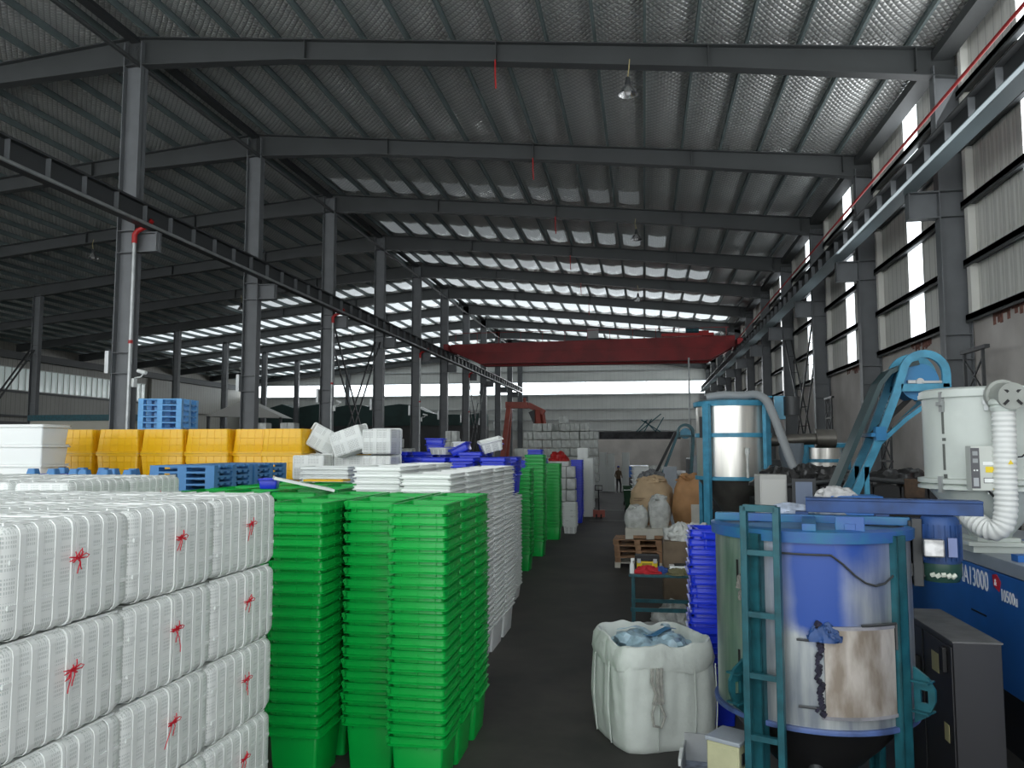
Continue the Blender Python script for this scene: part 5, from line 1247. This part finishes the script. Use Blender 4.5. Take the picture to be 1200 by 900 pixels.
# grey scrap on top of the square bag
q = MB(); crumple(q, 0, 0, 0, .34, .3, .24, .5, 12, 80); tag(q.build('plastic_bag', mat('grey_scrap', (.2, .21, .22), .6, vary=.6, scale=14), smooth=True, loc=(.2, 23.6, 2.05)), 'grey scrap bag behind the square kraft bag', 'bag')
tag(MB().box(-.1, .6, 23.2, 24.0, 0, 2.05).build('storage_box', mat('dull_box', (.12, .12, .12), .7)), 'dull grey box behind the square kraft bag', 'box')
# green wheeled bins
def bin_(x, y, lb):
    t = thing('waste_bin', lb, 'bin', (x, y, 0)); MB().loft([rrect(.42, .5, .05, .08), rrect(.55, .65, .05, .98), rrect(.52, .62, .05, .98), rrect(.4, .48, .05, .1)]).build('body', mat('bin_green', (.01, .06, .02), .5), t, smooth=True)
    MB().loft([rrect(.58, .68, .05, .98), rrect(.6, .7, .05, 1.03)]).build('lid', mat('bin_green', (.01, .06, .02), .5), t)
    for s in (-.24, .24): MB().tube([(s-.03, .22, .1), (s+.03, .22, .1)], .1, 14).build('wheel', M_black, t)
bin_(-.68, 38.0, 'dark green waste bin nearest the kraft bags'); bin_(-.85, 42.5, 'dark green waste bin further along the aisle')
# stack of white foam boxes behind
for i in range(11): 
    if i == 0: fb = thing('foam_tray', 'x', 'tray'); MB().loft([rrect(.8, .8, .04, 0), rrect(.95, .9, .04, .2)]).build('body', M_white, fb); MB().loft([rrect(.98, .93, .04, .17), rrect(1.0, .95, .04, .2)]).build('rim', M_white, fb)
    place(fb, (-.1, 36.0, i*.2), (0, 0, .1), fromtop(10-i, 'white tray', 'the stack behind the kraft bags'), 'white trays behind the kraft bags')
q = MB(); crumple(q, 0, 0, 0, .55, .45, .35, .45, 12, 90); tag(q.build('plastic_bag', M_poly, smooth=True, loc=(.6, 33, 1.8)), 'grey-white plastic bag piled above the square kraft bag', 'bag')
tag(MB().box(.2, 1.1, 32.6, 33.5, 0, 1.8).build('storage_box', M_dark), 'dark box under the piled plastic bag', 'box')
# pallet jack
t = thing('pallet_jack', 'hand pallet jack standing by the tall white tower', 'pallet jack', (-1.95, 34.6, 0))
MB().box(-.25, -.1, 0, .05, .05, .12).box(.1, .25, 0, .05, .05, .12).box(-.25, .25, -.2, .1, .05, .35).build('chassis', M_orange, t)
MB().tube([(0, -.15, .3), (0, -.3, 1.2)], .025, 8).tube([(-.15, -.3, 1.2), (.15, -.3, 1.2), (.15, -.32, 1.4), (-.15, -.32, 1.4), (-.15, -.3, 1.2)], .02, 6).build('handle', M_black, t)
for s in (-.1, .1): MB().tube([(s-.03, -.2, .09), (s+.03, -.2, .09)], .09, 12).build('wheel', M_black, t)
# ---- far person in the aisle
def person(x, y, rz, lab):
    t = thing('person', lab, 'person', (x, y, 0), rz)
    V = [(0, 0, .95), (0, 0, 1.15), (0, .0, 1.38), (0, .0, 1.5), (0, 0, 1.56), (-.17, 0, 1.42), (-.25, .02, 1.15), (-.22, -.14, .98), (.17, 0, 1.42), (.25, .02, 1.15), (.2, -.16, 1.0), (-.1, 0, .9), (-.11, -.03, .5), (-.12, .03, .06), (-.12, -.12, .04), (.1, 0, .9), (.12, -.08, .5), (.13, -.02, .06), (.13, -.17, .04)]
    E_ = [(0, 1), (1, 2), (2, 3), (3, 4), (2, 5), (5, 6), (6, 7), (2, 8), (8, 9), (9, 10), (0, 11), (11, 12), (12, 13), (13, 14), (0, 15), (15, 16), (16, 17), (17, 18)]
    R_ = [.15, .14, .16, .06, .055, .07, .05, .035, .07, .05, .035, .1, .07, .05, .035, .1, .07, .05, .035]
    me = bpy.data.meshes.new('body'); me.from_pydata(V, E_, []); o = bpy.data.objects.new('body', me); C.collection.objects.link(o); o.parent = t
    sk_ = o.modifiers.new('skin', 'SKIN'); ly = me.skin_vertices[0] if me.skin_vertices else None
    if ly is None:
        bpy.context.view_layer.objects.active = o; bpy.context.view_layer.update()
    if me.skin_vertices:
        for i, r_ in enumerate(R_): me.skin_vertices[0].data[i].radius = (r_, r_*.8)
        me.skin_vertices[0].data[0].use_root = True
    o.modifiers.new('sub', 'SUBSURF').levels = 1
    m_ = bpy.data.materials.new('clothing'); m_.use_nodes = True; nt_ = m_.node_tree; b3 = nt_.nodes['Principled BSDF']; tc_ = N(nt_, 'ShaderNodeTexCoord'); s_ = N(nt_, 'ShaderNodeSeparateXYZ'); nt_.links.new(tc_.outputs['Object'], s_.inputs[0])
    mm = N(nt_, 'ShaderNodeMix'); mm.data_type = 'RGBA'; nt_.links.new(math_(nt_, 'GREATER_THAN', s_.outputs[2], .93), mm.inputs[0]); mm.inputs[6].default_value = (.02, .02, .022, 1); mm.inputs[7].default_value = (.13, .09, .055, 1); nt_.links.new(mm.outputs[2], b3.inputs['Base Color']); b3.inputs['Roughness'].default_value = .85
    me.materials.append(m_)
    hd = MB(); n = 16; prof = []
    for i in range(11):
        a = PI*i/10; prof.append((max(.002, .078*math.sin(a)*(1 if i > 4 else .95)), 1.665-.115*math.cos(a)))
    hd.lathe(prof, n=20); hd.v = [(a, b*1.2, c) for a, b, c in hd.v]
    hd.tube([(0, -.085, 1.68), (0, -.115, 1.645)], [.008, .014], 6); hd.tube([(-.025, -.088, 1.612), (.025, -.088, 1.612)], .006, 5)
    for s in (-1, 1): hd.tube([(s*.078, 0, 1.63), (s*.088, .01, 1.69)], .014, 6)
    h = hd.build('head', M_skin, t, smooth=True)
    MB().lathe([(.086, 1.70), (.088, 1.74), (.06, 1.79), (0, 1.8)], n=20).box(-.05, .05, -.19, -.07, 1.70, 1.715).build('cap', M_cap, t, smooth=True)
    return t
person(-1.74, 54.2, .5, 'person in a brown jacket, dark trousers and blue cap standing in the far aisle')
# ---- orange gantry frame
t = thing('gantry_hoist', 'faded red A-frame gantry hoist behind the white boxes', 'gantry', (-9.6, 62, 0))
def leg(a, b): return MB().beam(a, b, .38, .38).build('leg', M_orange, t, bevel=.02)
leg((-1.5, -1.3, 0), (-.9, -.2, 6.3)); leg((-1.5, 1.3, 0), (-.9, .2, 6.3)); leg((1.9, -1.3, 0), (1.3, -.2, 6.0)); leg((2.3, 1.5, 0), (1.6, .2, 6.0))
MB().beam((-1.2, 0, 6.4), (.6, 0, 6.35), .5, .5).beam((.6, 0, 6.4), (1.9, 0, 5.75), .45, .45).build('top_beam', M_orange, t, bevel=.03)
MB().beam((.9, -.1, 5.9), (1.3, -.1, 5.0), .5, .5).build('hoist', M_dark, t)
MB().tube([(.3, 0, 6.6), (.3, 0, 6.95)], .12, 10).build('motor', M_orange, t)
# ---- material far back
t = thing('tarped_stack', 'dark green tarpaulin-covered stack far back on the left', 'covered stack', (0, 84, 0))
MB().box(-44, -17, -1.5, 2.5, 0, 5.4).build('lower_stack', mat('dim_grey_stack', (.06, .06, .06), .8, vary=.3, scale=.5), t)
q = MB(); rd = random.Random(9); pts = []
for i in range(19): x = -44+i*1.5; pts.append((x, 7.6+rd.uniform(-.25, .3)-(.9 if i > 13 else 0)))
for (x0, z0), (x1, z1) in zip(pts, pts[1:]): q.extrude([(x0, 5.4), (x1, 5.4), (x1, z1), (x0, z0)], 1, -1.6, 2.4)
q.build('tarpaulin', M_canvas, t)
t = thing('scissor_frames', 'scissor-like steel frames on the shelf by the end wall', 'frames', (0, 95, 0))
MB().box(-6.0, 4.2, -.3, .8, 4.03, 4.9).build('shelf', mat('cluttered_shelf', (.05, .05, .055), .7, vary=.7, scale=1.5), t)
for a_, b_2 in (((-.6, 4.9), (2.0, 7.0)), ((-.9, 4.9), (.4, 6.3)), ((.0, 4.9), (.9, 6.4)), ((.1, 6.2), (1.4, 4.9)), ((1.3, 4.9), (2.3, 6.6)), ((-.3, 6.3), (1.9, 4.9))):
    MB().beam((a_[0], 0, a_[1]), (b_2[0], 0, b_2[1]), .1, .12).build('bar', M_tealp, t)
MB().box(-6, 4.2, -.4, .8, 0, 4.03).build('cabinet_row', mat('stained_cabinet', (.62, .58, .54), .7, vary=.2, scale=.6), t)
# machines in the middle distance on the right
M_mach = mat('dim_machine', (.05, .055, .06), .5, vary=.5, scale=2)
t = thing('injection_machine', 'blue machine half hidden beyond the kraft bags', 'machine', (.3, 46, 0)); MB().box(-1.15, 1.25, -2, 2, 0, 1.4).build('base', M_mach, t); MB().box(-1.15, -.1, -1.6, 1.6, 1.4, 2.0).build('guard', M_cobalt, t, bevel=.03); MB().box(.2, 1.2, -1.6, 1.6, 1.4, 1.9).build('barrel_cover', M_galv, t, bevel=.03)
t = thing('injection_machine', 'grey machine row against the right side beyond the blending tank', 'machine', (3.6, 40, 0)); MB().box(-2.0, 2.4, -7, 7, 0, 1.7).build('base', M_mach, t); MB().box(-1.5, 2.2, -6, 2, 1.7, 2.5).build('guard', M_mach, t, bevel=.05); MB().box(-1.7, -1.1, -6.6, -5.8, 1.7, 2.7).build('control_cabinet', M_greytop, t)
t = thing('belt_elevator', 'small teal belt elevator far down the right side', 'conveyor', (0, 31, 0))
for dy in (-.3, .3):
    strip([(.2, .9), (.75, 2.2), (1.25, 3.5)]+arc(1.55, 3.6, .28, 170, 0)+[(1.83, 3.2), (1.6, .2)], .09, dy-.03, dy+.03, 'side_frame', M_tealp, t)
    strip([(1.3, 3.45), (1.85, 3.45)], .08, dy-.03, dy+.03, 'cross_bar', M_tealp, t)
MB().tube([(1.55, -.25, 3.55), (1.55, .25, 3.55)], .2, 18).build('pulley_guard', M_sky, t)
strip([(-.2, .9), (.5, 2.2), (1.2, 3.6)], .1, -.25, .25, 'belt', M_black, t)
MB().box(.7, 1.2, -.35, -.3, 0, 2.3).build('grey_panel', M_greytop, t)
tag(MB().tube([(0, 0, 0), (0, 0, 8.8)], .06, 10).build('riser_pipe', M_galv, loc=(2.9, 52, 0)), 'thin galvanised riser pipe in front of the end wall', 'pipe')
# low office hut at the left with teal top, white sheds
t = thing('site_cabin', 'cream cabin with teal top edge near the left wall', 'cabin', (-33.5, 42, 0)); MB().box(-2.6, 4.2, 0, 3, 0, 4.6).build('walls', mat('cream_cabin', (.48, .47, .40), .6), t); MB().box(-2.7, 4.3, -.1, 3.1, 4.6, 4.95).build('roof_edge', M_tealp, t); MB().box(-2.0, -1.3, -.02, 0, 3.7, 4.3).build('red_print', mat('faded_red_print', (.45, .18, .15), .7, vary=.6, scale=9), t)
t = thing('canopy', 'pale pitched canopy by the left wall behind the sky blue pallets', 'canopy', (-33, 60, 0)); MB().extrude([(-2.5, 5.6), (4.5, 5.4), (1.0, 6.9)], 1, 0, 1.5).build('gable', mat('canopy_white', (.55, .55, .52), .6), t); MB().box(-2.3, -2.1, 0, .2, 0, 5.6).box(4.0, 4.2, 0, .2, 0, 5.45).build('post', M_dark, t)
